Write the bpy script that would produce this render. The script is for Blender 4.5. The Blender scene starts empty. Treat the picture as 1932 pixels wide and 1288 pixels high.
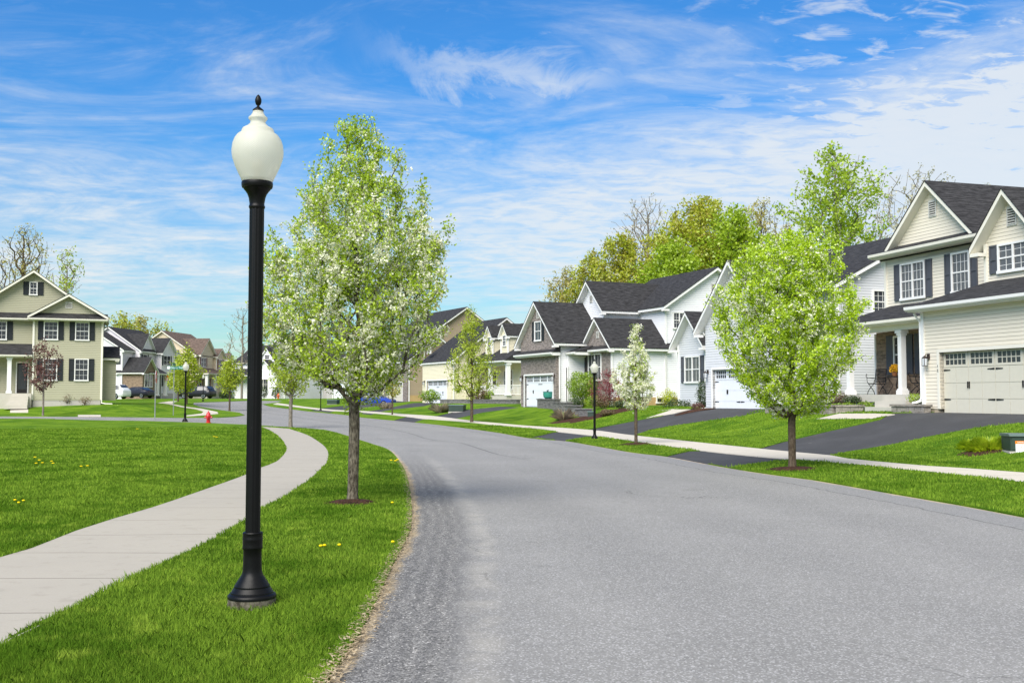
import bpy, bmesh, math, random
import numpy as np
from mathutils import Vector, Matrix
from mathutils.geometry import delaunay_2d_cdt
R = math.radians
scene = bpy.context.scene
col = scene.collection
rng = np.random.default_rng(7)
random.seed(7)

# ------------------------------------------------------------------ camera
F = 2000.0; EYE = 1.63; PITCH = math.atan(106 / F); CP, SP = math.cos(PITCH), math.sin(PITCH)
cam_d = bpy.data.cameras.new('camera'); cam = bpy.data.objects.new('camera', cam_d); col.objects.link(cam)
cam.location = (0, 0, EYE); cam.rotation_euler = (R(90) + PITCH, 0, 0)
cam_d.sensor_width = 36; cam_d.lens = 36 * F / 1932; cam_d.clip_end = 5000; cam_d.clip_start = .1
scene.camera = cam

# ------------------------------------------------------------------ sky, sun, exposure
SUN_EL, SUN_AZ = 47, 205          # azimuth clockwise from +Y: behind and left of the camera
w = bpy.data.worlds.new('World'); scene.world = w; w.use_nodes = True
nt = w.node_tree; nt.nodes.clear()
def N(t, **k):
    n = nt.nodes.new(t)
    for a, b in k.items(): setattr(n, a, b)
    return n
def LK(a, b): nt.links.new(a, b)
def _in(n, i, v):
    if hasattr(v, 'is_linked') or v.__class__.__name__.startswith('NodeSocket'): LK(v, n.inputs[i])
    else: n.inputs[i].default_value = v
def mth(op, a, b=0.0, c=0.0, clamp=False):
    n = N('ShaderNodeMath', operation=op); n.use_clamp = clamp
    _in(n, 0, a); _in(n, 1, b)
    if op in ('MULTIPLY_ADD',): _in(n, 2, c)
    return n.outputs[0]
def mixc(f, a, b, blend='MIX'):
    n = N('ShaderNodeMix', data_type='RGBA', blend_type=blend)
    _in(n, 0, f); _in(n, 6, a); _in(n, 7, b); return n.outputs[2]
def noise(vec, scale, detail=4, rough=.55, dist=0.0, dims='3D'):
    n = N('ShaderNodeTexNoise', noise_dimensions=dims); _in(n, 'Vector', vec)
    n.inputs['Scale'].default_value = scale; n.inputs['Detail'].default_value = detail
    n.inputs['Roughness'].default_value = rough; n.inputs['Distortion'].default_value = dist
    return n.outputs['Fac']
def sstep(x, a, b):
    n = N('ShaderNodeMapRange', interpolation_type='SMOOTHSTEP'); _in(n, 0, x)
    n.inputs[1].default_value = a; n.inputs[2].default_value = b; return n.outputs[0]
sky = N('ShaderNodeTexSky', sky_type='NISHITA'); sky.sun_disc = False
sky.sun_elevation = R(SUN_EL); sky.sun_rotation = R(SUN_AZ); sky.air_density = 1.25; sky.dust_density = .25; sky.ozone_density = 2.6
tc = N('ShaderNodeTexCoord'); sep = N('ShaderNodeSeparateXYZ'); LK(tc.outputs['Generated'], sep.inputs[0])
X, Y, Z = sep.outputs
el = mth('MAXIMUM', Z, 0.0)
den = mth('ADD', el, .10)
cx = mth('DIVIDE', X, den); cy = mth('DIVIDE', Y, den)
cmb = N('ShaderNodeCombineXYZ'); LK(cx, cmb.inputs[0]); LK(cy, cmb.inputs[1])
mp = N('ShaderNodeMapping'); LK(cmb.outputs[0], mp.inputs[0]); mp.inputs['Rotation'].default_value = (0, 0, R(18)); mp.inputs['Scale'].default_value = (.62, 1.05, 1)
wisp = noise(mp.outputs[0], 1.7, 11, .66, 1.3)
mp2 = N('ShaderNodeMapping'); LK(cmb.outputs[0], mp2.inputs[0]); mp2.inputs['Rotation'].default_value = (0, 0, R(-12)); mp2.inputs['Scale'].default_value = (.8, 1.3, 1)
fine = noise(mp2.outputs[0], 11, 5, .62, .5)
big = noise(cmb.outputs[0], .55, 3, .5)
az = mth('DIVIDE', X, mth('MAXIMUM', Y, .05))              # 0 ahead, + right
# coverage: veil low on both sides, heavy to the right, clear overhead to the left
veil = mth('MULTIPLY', sstep(el, .33, .12), sstep(el, .02, .13))
right = sstep(az, -.12, .42)
ridge = mth('SUBTRACT', el, mth('MULTIPLY_ADD', az, .18, .19))
rband = mth('MULTIPLY', right, sstep(ridge, .06, -.05))
cov = mth('ADD', mth('MULTIPLY', veil, .31), mth('MULTIPLY', rband, .43))
cov = mth('MULTIPLY_ADD', mth('SUBTRACT', big, .5), .55, mth('ADD', cov, .045))
m1 = mth('MULTIPLY', sstep(mth('ADD', wisp, cov), .50, 1.02), mth('MULTIPLY_ADD', sstep(fine, .30, .62), .42, .62))
m2 = mth('MULTIPLY', sstep(mth('ADD', fine, mth('MULTIPLY', cov, .5)), .52, .74), mth('ADD', mth('MULTIPLY', mth('ADD', rband, .12), .55), mth('MULTIPLY', mth('MULTIPLY', sstep(az, .05, .36), sstep(el, .10, .24)), .62)))
# one curled cirrus streak ahead, above the road
sx = mth('SUBTRACT', az, -.005); sy = mth('SUBTRACT', el, .292)
wn = mth('MULTIPLY', mth('SUBTRACT', noise(tc.outputs['Generated'], 8, 8, .68, 1.2), .5), .17)
lin = mth('ADD', mth('MULTIPLY_ADD', sx, .17, sy), wn)
streak = mth('MULTIPLY', sstep(mth('ABSOLUTE', lin), .034, 0), sstep(mth('ABSOLUTE', sx), .17, .02))
streak = mth('MULTIPLY', streak, mth('MULTIPLY_ADD', wisp, 2.2, -.45), clamp=True)
mask = mth('MAXIMUM', mth('MAXIMUM', m1, m2), mth('MULTIPLY', streak, 1.0), clamp=True)
mask = mth('MULTIPLY', mask, .86)
hz = mth('SUBTRACT', 1, sstep(el, .0, .30))
hs = N('ShaderNodeHueSaturation'); LK(sky.outputs[0], hs.inputs['Color']); hs.inputs['Saturation'].default_value = 1.06
tint = mixc(hz, (.24, .66, 1.06, 1), (.50, .72, .84, 1))
skyc = mixc(1.0, hs.outputs[0], tint, 'MULTIPLY')
cloudc = mixc(mth('MULTIPLY', fine, .5), (5.2, 5.6, 5.9, 1), (6.3, 6.2, 6.0, 1))
fin = mixc(mask, skyc, cloudc)
bg = N('ShaderNodeBackground'); LK(fin, bg.inputs[0]); bg.inputs[1].default_value = .090
wo = N('ShaderNodeOutputWorld'); LK(bg.outputs[0], wo.inputs[0])
sd = bpy.data.lights.new('sun', 'SUN'); so = bpy.data.objects.new('sun', sd); col.objects.link(so)
sd.energy = 4.2; sd.angle = R(50); sd.color = (1, .94, .84)
so.rotation_euler = (R(90 - SUN_EL), 0, R(-SUN_AZ + 180)); so.location = (-20, -30, 60)
# exposure
vs = scene.view_settings; vs.view_transform = 'Standard'; vs.look = 'None'; vs.gamma = 1; vs.exposure = .74

# ------------------------------------------------------------------ tags
def tag(o, label=None, cat=None, group=None, kind=None):
    for k, v in (('label', label), ('category', cat), ('group', group), ('kind', kind)):
        if v: o[k] = v
    return o
def empty(name, loc=(0, 0, 0), rz=0, **k):
    o = bpy.data.objects.new(name, None); col.objects.link(o); o.empty_display_size = .3
    o.location = loc; o.rotation_euler = (0, 0, rz); return tag(o, **k)
def copy_tree(o, parent=None):
    c = o.copy(); col.objects.link(c)
    if parent: c.parent = parent
    for ch in list(o.children): copy_tree(ch, c)
    return c

# ------------------------------------------------------------------ materials
MATS = {}
def newmat(name):
    global nt
    m = bpy.data.materials.new(name); m.use_nodes = True; nt = m.node_tree; nt.nodes.clear()
    MATS[name] = m; return m
def out(sh, disp=None):
    o = N('ShaderNodeOutputMaterial'); LK(sh, o.inputs[0])
def prin(colr, rough=.7, spec=.3, metal=0, normal=None, **k):
    p = N('ShaderNodeBsdfPrincipled'); _in(p, 'Base Color', colr); _in(p, 'Roughness', rough)
    p.inputs['Specular IOR Level'].default_value = spec; p.inputs['Metallic'].default_value = metal
    if normal is not None: LK(normal, p.inputs['Normal'])
    for a, b in k.items(): p.inputs[a.replace('_', ' ')].default_value = b
    return p.outputs[0]
def bump(h, strength=.5, dist=.02):
    b = N('ShaderNodeBump'); LK(h, b.inputs['Height']); b.inputs['Strength'].default_value = strength; b.inputs['Distance'].default_value = dist
    return b.outputs[0]
def obj_co(): return N('ShaderNodeTexCoord').outputs['Object']
def geo_co(): return N('ShaderNodeNewGeometry').outputs['Position']
def uv_co(): return N('ShaderNodeTexCoord').outputs['UV']
def c4(c): return (c[0], c[1], c[2], 1)
def sc(c, f): return (min(1, c[0] * f), min(1, c[1] * f), min(1, c[2] * f), 1)

def plain(name, c, rough=.6, spec=.3, metal=0, var=.12, scale=6, **k):
    m = newmat(name); n1 = noise(obj_co(), scale, 5, .6)
    cc = mixc(n1, sc(c, 1 - var), sc(c, 1 + var)); out(prin(cc, rough, spec, metal, bump(noise(obj_co(), scale * 9, 3), .12, .004), **k)); return m

def siding(name, c, lap=.125):
    m = newmat(name); s = N('ShaderNodeSeparateXYZ'); LK(uv_co(), s.inputs[0])
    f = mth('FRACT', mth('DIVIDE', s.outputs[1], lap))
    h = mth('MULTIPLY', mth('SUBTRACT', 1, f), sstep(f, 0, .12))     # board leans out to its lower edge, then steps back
    gap = mth('MULTIPLY', sstep(f, .10, .02), .5)  # thin shade line under each board's lap, painted into the siding colour
    weather = noise(obj_co(), .9, 5, .6)
    board = N('ShaderNodeTexWhiteNoise', noise_dimensions='1D'); _in(board, 'W', mth('FLOOR', mth('DIVIDE', s.outputs[1], lap)))
    cc = mixc(weather, sc(c, .90), sc(c, 1.06))
    cc = mixc(mth('MULTIPLY', board.outputs[0], .35), cc, sc(c, .88))
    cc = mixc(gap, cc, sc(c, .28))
    grain = noise(uv_co(), 40, 3)
    out(prin(cc, .55, .3, 0, bump(mth('MULTIPLY_ADD', grain, .03, h), .9, .018))); return m

def shingle(name, c, var=.5):
    m = newmat(name); b = N('ShaderNodeTexBrick'); LK(uv_co(), b.inputs['Vector'])
    b.inputs['Scale'].default_value = 1; b.inputs['Brick Width'].default_value = .31; b.inputs['Row Height'].default_value = .145
    b.inputs['Mortar Size'].default_value = .006; b.inputs['Mortar Smooth'].default_value = .2; b.inputs['Bias'].default_value = -.1
    b.inputs['Color1'].default_value = sc(c, 1 - var * .8); b.inputs['Color2'].default_value = sc(c, 1 + var); b.inputs['Mortar'].default_value = sc(c, .35)
    mp = N('ShaderNodeMapping'); LK(uv_co(), mp.inputs[0]); mp.inputs['Scale'].default_value = (1.5, 9, 1)
    n1 = noise(mp.outputs[0], 1.3, 5, .7); n2 = noise(uv_co(), 60, 2); n3 = noise(uv_co(), .5, 3)
    cc = mixc(sstep(n1, .42, .64), b.outputs['Color'], sc(c, 3.0)); cc = mixc(sstep(n1, .46, .34), cc, sc(c, .5)); cc = mixc(mth('MULTIPLY', n2, .5), cc, sc(c, .45))
    cc = mixc(mth('MULTIPLY', n3, .4), cc, sc(c, 1.3))
    out(prin(cc, .9, .2, 0, bump(mth('MULTIPLY_ADD', n2, .4, b.outputs['Fac']), .5, .01))); return m

def stone(name, ca, cb, cm, w=.33, h=.095):
    m = newmat(name)
    wv = N('ShaderNodeVectorMath', operation='ADD'); LK(uv_co(), wv.inputs[0])
    nn = N('ShaderNodeTexNoise'); LK(uv_co(), nn.inputs['Vector']); nn.inputs['Scale'].default_value = 2.2
    sv = N('ShaderNodeVectorMath', operation='SCALE'); LK(nn.outputs['Color'], sv.inputs[0]); sv.inputs['Scale'].default_value = .12; LK(sv.outputs[0], wv.inputs[1])
    b = N('ShaderNodeTexBrick'); LK(wv.outputs[0], b.inputs['Vector']); b.offset = .37; b.squash = .7; b.squash_frequency = 3
    b.inputs['Scale'].default_value = 1; b.inputs['Brick Width'].default_value = w; b.inputs['Row Height'].default_value = h
    b.inputs['Mortar Size'].default_value = .009; b.inputs['Mortar Smooth'].default_value = .5
    b.inputs['Color1'].default_value = c4(ca); b.inputs['Color2'].default_value = c4(cb); b.inputs['Mortar'].default_value = c4(cm)
    mp = N('ShaderNodeMapping'); LK(uv_co(), mp.inputs[0]); mp.inputs['Scale'].default_value = (2.6, 8, 1)
    n1 = noise(mp.outputs[0], 1.1, 3, .7); n2 = noise(uv_co(), 22, 4, .7)
    cc = mixc(sstep(n1, .35, .65), b.outputs['Color'], sc(cb, 1.35)); cc = mixc(mth('MULTIPLY', n2, .7), cc, sc(ca, .45))
    out(prin(cc, .9, .2, 0, bump(mth('MULTIPLY_ADD', n2, .7, mth('MULTIPLY', b.outputs['Fac'], -1)), .9, .03))); return m

def leafmat(name, a, b, tr=.4, c=None, pos=0.0):
    m = newmat(name); at_ = N('ShaderNodeAttribute'); at_.attribute_name = 'rnd'
    cc = mixc(at_.outputs['Fac'], c4(a), c4(b))
    if c: cc = mixc(sstep(noise(geo_co(), 1.1, 3), .45, .62), cc, c4(c))
    d = N('ShaderNodeBsdfDiffuse'); LK(cc, d.inputs[0]); t = N('ShaderNodeBsdfTranslucent'); LK(cc, t.inputs[0])
    x = N('ShaderNodeMixShader'); x.inputs[0].default_value = tr; LK(d.outputs[0], x.inputs[1]); LK(t.outputs[0], x.inputs[2])
    g = N('ShaderNodeBsdfGlossy'); g.inputs['Roughness'].default_value = .45; g.inputs['Color'].default_value = (.8, .8, .8, 1)
    y = N('ShaderNodeMixShader'); y.inputs[0].default_value = .05; LK(x.outputs[0], y.inputs[1]); LK(g.outputs[0], y.inputs[2])
    out(y.outputs[0]); return m

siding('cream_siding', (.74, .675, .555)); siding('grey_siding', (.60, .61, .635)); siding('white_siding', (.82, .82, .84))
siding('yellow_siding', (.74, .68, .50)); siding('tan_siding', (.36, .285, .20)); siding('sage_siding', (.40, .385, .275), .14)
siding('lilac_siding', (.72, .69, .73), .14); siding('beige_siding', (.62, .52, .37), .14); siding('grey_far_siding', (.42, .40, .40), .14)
shingle('charcoal_shingle', (.024, .0235, .0245)); shingle('brown_shingle', (.085, .062, .05))
stone('brown_stone', (.20, .14, .10), (.34, .25, .18), (.10, .085, .07), .42, .15)
stone('grey_stone', (.19, .165, .15), (.36, .31, .28), (.10, .085, .08), .30, .07)
stone('block_stone', (.24, .215, .185), (.34, .31, .27), (.10, .09, .08), .45, .2)
stone('dark_block_stone', (.13, .125, .125), (.22, .21, .205), (.06, .06, .06), .35, .12)
plain('white_trim', (.78, .77, .75), .45, .35, var=.05); plain('cream_trim', (.74, .71, .62), .5, .3, var=.05)
plain('white_door', (.74, .76, .80), .45, .35, var=.04); plain('cream_door', (.60, .57, .47), .5, .3, var=.05)
plain('shutter_slate', (.075, .08, .095), .6); plain('shutter_black', (.018, .022, .026), .55); plain('shutter_red', (.16, .035, .03), .6)
plain('iron', (.012, .012, .013), .5, .25); plain('bronze', (.05, .035, .028), .45, .4, .4)
plain('dark_door', (.03, .025, .025), .4); plain('foundation', (.42, .36, .27), .9, .1, var=.2, scale=3); plain('foundation_grey', (.45, .42, .39), .9, .1, var=.15, scale=3)
plain('ochre_foundation', (.45, .31, .15), .9, .1, var=.25, scale=2); plain('step_concrete', (.50, .47, .41), .9, .1, var=.12, scale=3); plain('red_paint', (.48, .012, .018), .35, .5)
plain('orange_paint', (.55, .12, .03), .4, .5); plain('transformer_green', (.028, .05, .038), .5, .4, var=.2); plain('transformer_lid', (.10, .14, .12), .45, .5)
plain('sticker_white', (.8, .82, .85), .4); plain('sticker_orange', (.75, .22, .03), .4); plain('galvanised', (.34, .36, .36), .4, .5, .6)
plain('sign_green', (.0, .17, .11), .4, .5); plain('sign_red', (.55, .015, .02), .4, .5); plain('tyre', (.015, .015, .016), .85, .2); plain('rim', (.5, .5, .52), .3, .5, .8)
plain('teal_pot', (.03, .22, .17), .35, .5); plain('flower_yellow', (.75, .42, .03), .7, .1); plain('terracotta', (.30, .12, .05), .8)
plain('dandelion_yellow', (.85, .62, .01), .8, .1, var=.1); plain('flag_white', (.75, .72, .72), .8); plain('flag_blue', (.03, .06, .2), .8)
plain('tail_red', (.35, .01, .01), .2, .6); plain('head_clear', (.6, .62, .65), .15, .6)
plain('vent_trim', (.62, .60, .56), .6); plain('vent_slot', (.06, .055, .05), .9, .1); plain('blossom_core', (.5, .5, .3), .9, .1)

def paint(name, c):
    newmat(name); out(prin(c4(c), .38, .35, 0, Coat_Weight=.2, Coat_Roughness=.08))
paint('car_blue', (.005, .04, .36)); paint('car_white', (.74, .75, .77)); paint('car_black', (.010, .010, .014)); paint('car_dark', (.012, .012, .02))

m = newmat('glass_dark'); n1 = noise(obj_co(), 1.3, 3)
out(prin(mixc(n1, (.012, .014, .018, 1), (.05, .055, .065, 1)), .06, .6, 0, bump(noise(obj_co(), 2.0, 2), .04, .05)))
m = newmat('glass_curtain'); n1 = noise(obj_co(), 3, 3)
out(prin(mixc(n1, (.035, .038, .042, 1), (.15, .155, .16, 1)), .08, .6))
m = newmat('lamp_iron'); o_ = obj_co(); n1 = noise(o_, 9, 6, .7); n2 = noise(o_, 45, 3)
scr = mth('MULTIPLY', sstep(n1, .66, .74), sstep(n2, .48, .6))
out(prin(mixc(scr, (.0028, .0028, .003, 1), (.14, .14, .13, 1)), mth('MULTIPLY_ADD', n1, .25, .30), .2, 0, bump(n2, .25, .002)))
m = newmat('lamp_footing'); n1 = noise(obj_co(), 12, 6, .7)
out(prin(mixc(sstep(n1, .35, .65), (.035, .03, .022, 1), (.17, .155, .12, 1)), .9, .1, 0, bump(n1, .6, .01)))
m = newmat('frosted_globe'); o_ = obj_co()
d = N('ShaderNodeBsdfDiffuse'); d.inputs[0].default_value = (.90, .88, .75, 1); t = N('ShaderNodeBsdfTranslucent'); t.inputs[0].default_value = (.97, .95, .86, 1)
x = N('ShaderNodeMixShader'); x.inputs[0].default_value = .58; LK(d.outputs[0], x.inputs[1]); LK(t.outputs[0], x.inputs[2])
tr = N('ShaderNodeBsdfTransparent'); x2 = N('ShaderNodeMixShader'); x2.inputs[0].default_value = .17; LK(x.outputs[0], x2.inputs[1]); LK(tr.outputs[0], x2.inputs[2])
g = N('ShaderNodeBsdfGlossy'); g.inputs['Roughness'].default_value = .22; so_ = N('ShaderNodeSeparateXYZ'); LK(o_, so_.inputs[0]); an_ = mth('ARCTAN2', so_.outputs[0], so_.outputs[1]); rb_ = N('ShaderNodeMath', operation='SINE'); _in(rb_, 0, mth('MULTIPLY', an_, 60)); rz_ = N('ShaderNodeMath', operation='SINE'); _in(rz_, 0, mth('MULTIPLY', so_.outputs[2], 420)); bn_ = bump(mth('ADD', mth('MULTIPLY', rb_.outputs[0], rz_.outputs[0]), noise(o_, 160, 2)), .3, .003); LK(bn_, g.inputs['Normal']); LK(bn_, d.inputs['Normal']); LK(bn_, t.inputs['Normal'])
fr = N('ShaderNodeFresnel'); fr.inputs[0].default_value = 1.4
y = N('ShaderNodeMixShader'); LK(mth('MULTIPLY', fr.outputs[0], .55), y.inputs[0]); LK(x2.outputs[0], y.inputs[1]); LK(g.outputs[0], y.inputs[2]); out(y.outputs[0])

def bark(name, a, b):
    newmat(name); mp = N('ShaderNodeMapping'); LK(obj_co(), mp.inputs[0]); mp.inputs['Scale'].default_value = (1, 1, .35)
    n1 = noise(mp.outputs[0], 26, 6, .7); n2 = noise(obj_co(), 5, 4, .6)
    cc = mixc(sstep(n1, .35, .68), c4(a), c4(b)); cc = mixc(mth('MULTIPLY', sstep(n2, .55, .7), .5), cc, sc(b, 1.4))
    out(prin(cc, .9, .15, 0, bump(n1, .9, .012)))
bark('pear_bark', (.035, .028, .02), (.19, .165, .125)); bark('brown_bark', (.05, .035, .024), (.13, .10, .07)); bark('pale_bark', (.12, .10, .08), (.28, .25, .21))
leafmat('pear_leaf', (.22, .35, .008), (.52, .66, .04), .34); leafmat('pear_leaf_bright', (.25, .42, .006), (.62, .78, .025), .4)
leafmat('blossom', (.60, .62, .38), (.95, .94, .80), .3); leafmat('young_leaf', (.30, .40, .015), (.52, .60, .05), .45)
leafmat('olive_leaf', (.30, .38, .012), (.64, .68, .06), .48, (.40, .36, .05)); leafmat('green_leaf', (.22, .35, .010), (.50, .64, .04), .45)
leafmat('rust_leaf', (.36, .31, .07), (.58, .54, .16), .45); leafmat('bud_leaf', (.40, .38, .22), (.62, .58, .42)); leafmat('purple_leaf', (.08, .03, .028), (.24, .10, .08))
leafmat('maple_red_leaf', (.16, .02, .03), (.40, .06, .09)); leafmat('shrub_leaf', (.12, .24, .010), (.36, .50, .03)); leafmat('dark_shrub_leaf', (.02, .05, .012), (.09, .14, .03))
leafmat('lime_grass', (.36, .56, .01), (.75, .88, .05), .5); leafmat('dry_grass', (.5, .40, .28), (.75, .65, .5), .5); leafmat('brown_shrub_leaf', (.10, .06, .03), (.26, .18, .09))
leafmat('tan_litter', (.30, .22, .12), (.55, .45, .30), .2)
# lawn blades
newmat('grass_blade'); at_ = N('ShaderNodeAttribute'); at_.attribute_name = 'rnd'
n1 = noise(geo_co(), .55, 4, .6); n2 = noise(geo_co(), 3.2, 3, .6)
cc = mixc(at_.outputs['Fac'], (.050, .125, .010, 1), (.31, .47, .05, 1)); cc = mixc(mth('MULTIPLY', sstep(n1, .48, .62), .65), cc, (.055, .145, .008, 1)); cc = mixc(mth('MULTIPLY', sstep(n2, .54, .70), .7), cc, (.37, .50, .065, 1))
d = N('ShaderNodeBsdfDiffuse'); LK(cc, d.inputs[0]); t = N('ShaderNodeBsdfTranslucent'); LK(cc, t.inputs[0]); x = N('ShaderNodeMixShader'); x.inputs[0].default_value = .4
LK(d.outputs[0], x.inputs[1]); LK(t.outputs[0], x.inputs[2]); g = N('ShaderNodeBsdfGlossy'); g.inputs['Roughness'].default_value = .35
y = N('ShaderNodeMixShader'); y.inputs[0].default_value = .0; LK(x.outputs[0], y.inputs[1]); LK(g.outputs[0], y.inputs[2]); out(y.outputs[0])
# lawn ground
newmat('lawn'); p_ = geo_co(); n1 = noise(p_, .5, 4, .6); n2 = noise(p_, 3.5, 4, .65); n3 = noise(p_, 38, 3, .7)
mp = N('ShaderNodeMapping'); LK(p_, mp.inputs[0]); mp.inputs['Scale'].default_value = (.5, 2.2, 1); mp.inputs['Rotation'].default_value = (0, 0, R(8)); n4 = noise(mp.outputs[0], 1.2, 4, .6)
cc = mixc(n2, (.065, .145, .008, 1), (.175, .285, .020, 1)); cc = mixc(sstep(n1, .42, .62), cc, (.060, .14, .008, 1)); cc = mixc(mth('MULTIPLY', sstep(n4, .5, .7), .6), cc, (.26, .38, .03, 1)); cc = mixc(mth('MULTIPLY', sstep(n3, .45, .7), .5), cc, (.045, .085, .008, 1))
out(prin(cc, .95, .05, 0, bump(mth('ADD', n2, n3), .8, .05)))
# road asphalt with coarse shoulders
newmat('asphalt'); p_ = geo_co(); aL = N('ShaderNodeAttribute'); aL.attribute_name = 'dl'; aR = N('ShaderNodeAttribute'); aR.attribute_name = 'dr'
g1 = noise(p_, 85, 2, .8); g2 = noise(p_, 40, 3, .7); b1 = noise(p_, .35, 4, .6); b2 = noise(p_, 2.2, 4, .6)
wob = mth('MULTIPLY', mth('SUBTRACT', noise(p_, 1.6, 4, .6), .5), .30)
dl = mth('ADD', aL.outputs['Fac'], wob); dr = mth('ADD', aR.outputs['Fac'], wob)
base = mixc(g1, (.115, .112, .105, 1), (.305, .298, .282, 1)); base = mixc(mth('MULTIPLY', sstep(b1, .4, .65), .35), base, (.268, .26, .246, 1)); base = mixc(mth('MULTIPLY', sstep(b2, .55, .75), .25), base, (.165, .163, .16, 1))
lane = N('ShaderNodeMath', operation='SINE'); _in(lane, 0, mth('MULTIPLY', dr, 3.3)); base = mixc(mth('MULTIPLY', mth('ADD', lane.outputs[0], 1), .09), base, (.13, .128, .125, 1))
vor = N('ShaderNodeTexVoronoi'); LK(p_, vor.inputs['Vector']); vor.inputs['Scale'].default_value = 88
sepc = N('ShaderNodeSeparateColor'); LK(vor.outputs['Color'], sepc.inputs[0])
shoul = mixc(sepc.outputs[0], (.055, .053, .050, 1), (.27, .262, .248, 1)); shoul = mixc(sstep(sepc.outputs[1], .94, .97), shoul, (.50, .48, .45, 1))
rut = N('ShaderNodeMath', operation='SINE'); _in(rut, 0, mth('MULTIPLY', dl, 42)); shoul = mixc(mth('MULTIPLY', mth('ADD', rut.outputs[0], 1), .13), shoul, (.045, .045, .05, 1))
near = sstep(mth('ABSOLUTE', mth('SUBTRACT', dl, 0)), .90, .50)
fade = N('ShaderNodeSeparateXYZ'); LK(p_, fade.inputs[0]); nearY = sstep(fade.outputs[1], 34, 20)
base = mixc(mth('MULTIPLY', sstep(sepc.outputs[2], .72, .95), .45), base, (.55, .54, .53, 1)); base = mixc(mth('MULTIPLY', sstep(sepc.outputs[1], .25, .05), .38), base, (.08, .08, .08, 1))
cc = mixc(mth('MULTIPLY', near, nearY), base, shoul)
sand = mth('MULTIPLY', sstep(mth('ABSOLUTE', mth('SUBTRACT', dl, .86)), .20, .02), mth('MULTIPLY', sstep(b2, .3, .62), .28)); cc = mixc(mth('MULTIPLY', sand, nearY), cc, (.44, .41, .35, 1))
vc = N('ShaderNodeTexVoronoi', feature='DISTANCE_TO_EDGE'); vc.inputs['Scale'].default_value = .23
wv_ = N('ShaderNodeVectorMath', operation='ADD'); LK(p_, wv_.inputs[0]); nz_ = N('ShaderNodeTexNoise'); LK(p_, nz_.inputs['Vector']); nz_.inputs['Scale'].default_value = .9; nz_.inputs['Detail'].default_value = 5
sv_ = N('ShaderNodeVectorMath', operation='SCALE'); LK(nz_.outputs['Color'], sv_.inputs[0]); sv_.inputs['Scale'].default_value = 1.6; LK(sv_.outputs[0], wv_.inputs[1]); LK(wv_.outputs[0], vc.inputs['Vector'])
crk0 = mth('MULTIPLY', sstep(vc.outputs['Distance'], .0035, .0008), sstep(noise(p_, .16, 3), .52, .60)); cc = mixc(mth('MULTIPLY', crk0, .55), cc, (.045, .043, .04, 1))
st_ = sstep(noise(p_, .75, 3, .5), .66, .74); cc = mixc(mth('MULTIPLY', st_, .22), cc, (.07, .068, .065, 1))
# right gutter strip
cc = mixc(mth('MULTIPLY', sstep(dr, .85, .72), .55), cc, mixc(sepc.outputs[0], (.11, .11, .11, 1), (.32, .315, .31, 1)))
crk = sstep(mth('ABSOLUTE', mth('SUBTRACT', dr, .80)), .030, .008); cc = mixc(mth('MULTIPLY', crk, .6), cc, (.05, .05, .05, 1))
edge = mth('MAXIMUM', sstep(dl, .12, .03), sstep(dr, .09, .01)); cc = mixc(mth('MULTIPLY', edge, sstep(g2, .3, .55)), cc, (.42, .34, .23, 1))
# sealed seam down the middle
seam = sstep(mth('ABSOLUTE', mth('SUBTRACT', mth('ADD', aR.outputs['Fac'], mth('MULTIPLY', wob, .25)), 4.1)), .040, .012)
far_ = sstep(fade.outputs[1], 26, 32); cc = mixc(mth('MULTIPLY', mth('MULTIPLY', seam, far_), .75), cc, (.05, .05, .05, 1))
out(prin(cc, .88, .25, 0, bump(mth('ADD', g1, sepc.outputs[0]), .5, .006)))
# fresh driveway asphalt
newmat('driveway_asphalt'); p_ = geo_co(); g1 = noise(p_, 90, 2, .8); b1 = noise(p_, .8, 4, .6); s1 = noise(p_, 2.6, 5, .7)
cc = mixc(g1, (.022, .022, .023, 1), (.075, .075, .077, 1)); cc = mixc(mth('MULTIPLY', sstep(b1, .4, .65), .4), cc, (.075, .075, .078, 1)); cc = mixc(mth('MULTIPLY', sstep(s1, .70, .76), .6), cc, (.4, .39, .36, 1))
out(prin(cc, .85, .25, 0, bump(g1, .4, .005)))
# walk concrete: joint marks from the running length stored on the mesh
for nm_, k_ in (('walk_concrete', 1.0), ('pale_walk_concrete', 1.42)):
    newmat(nm_); p_ = geo_co(); aS = N('ShaderNodeAttribute'); aS.attribute_name = 'run'; g1 = noise(p_, 60, 3, .7); b1 = noise(p_, .7, 4, .6); b2 = noise(p_, 5, 5, .7)
    cc = mixc(g1, sc((.30, .275, .230), k_), sc((.40, .37, .315), k_)); cc = mixc(mth('MULTIPLY', sstep(b1, .4, .65), .35), cc, sc((.32, .295, .25), k_)); cc = mixc(mth('MULTIPLY', sstep(b2, .52, .7), .35), cc, sc((.25, .225, .185), k_))
    fr = mth('ABSOLUTE', mth('SUBTRACT', mth('FRACT', mth('DIVIDE', aS.outputs['Fac'], 1.52)), .5)); j = sstep(fr, .0085, .003)
    cc = mixc(mth('MULTIPLY', j, .85), cc, (.10, .085, .07, 1)); out(prin(cc, .9, .15, 0, bump(mth('MULTIPLY_ADD', j, -2.5, g1), .35, .006)))
newmat('mulch'); p_ = geo_co(); g1 = noise(p_, 22, 5, .8); out(prin(mixc(sstep(g1, .35, .65), (.02, .012, .009, 1), (.10, .05, .032, 1)), .95, .1, 0, bump(g1, 1, .04)))

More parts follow.
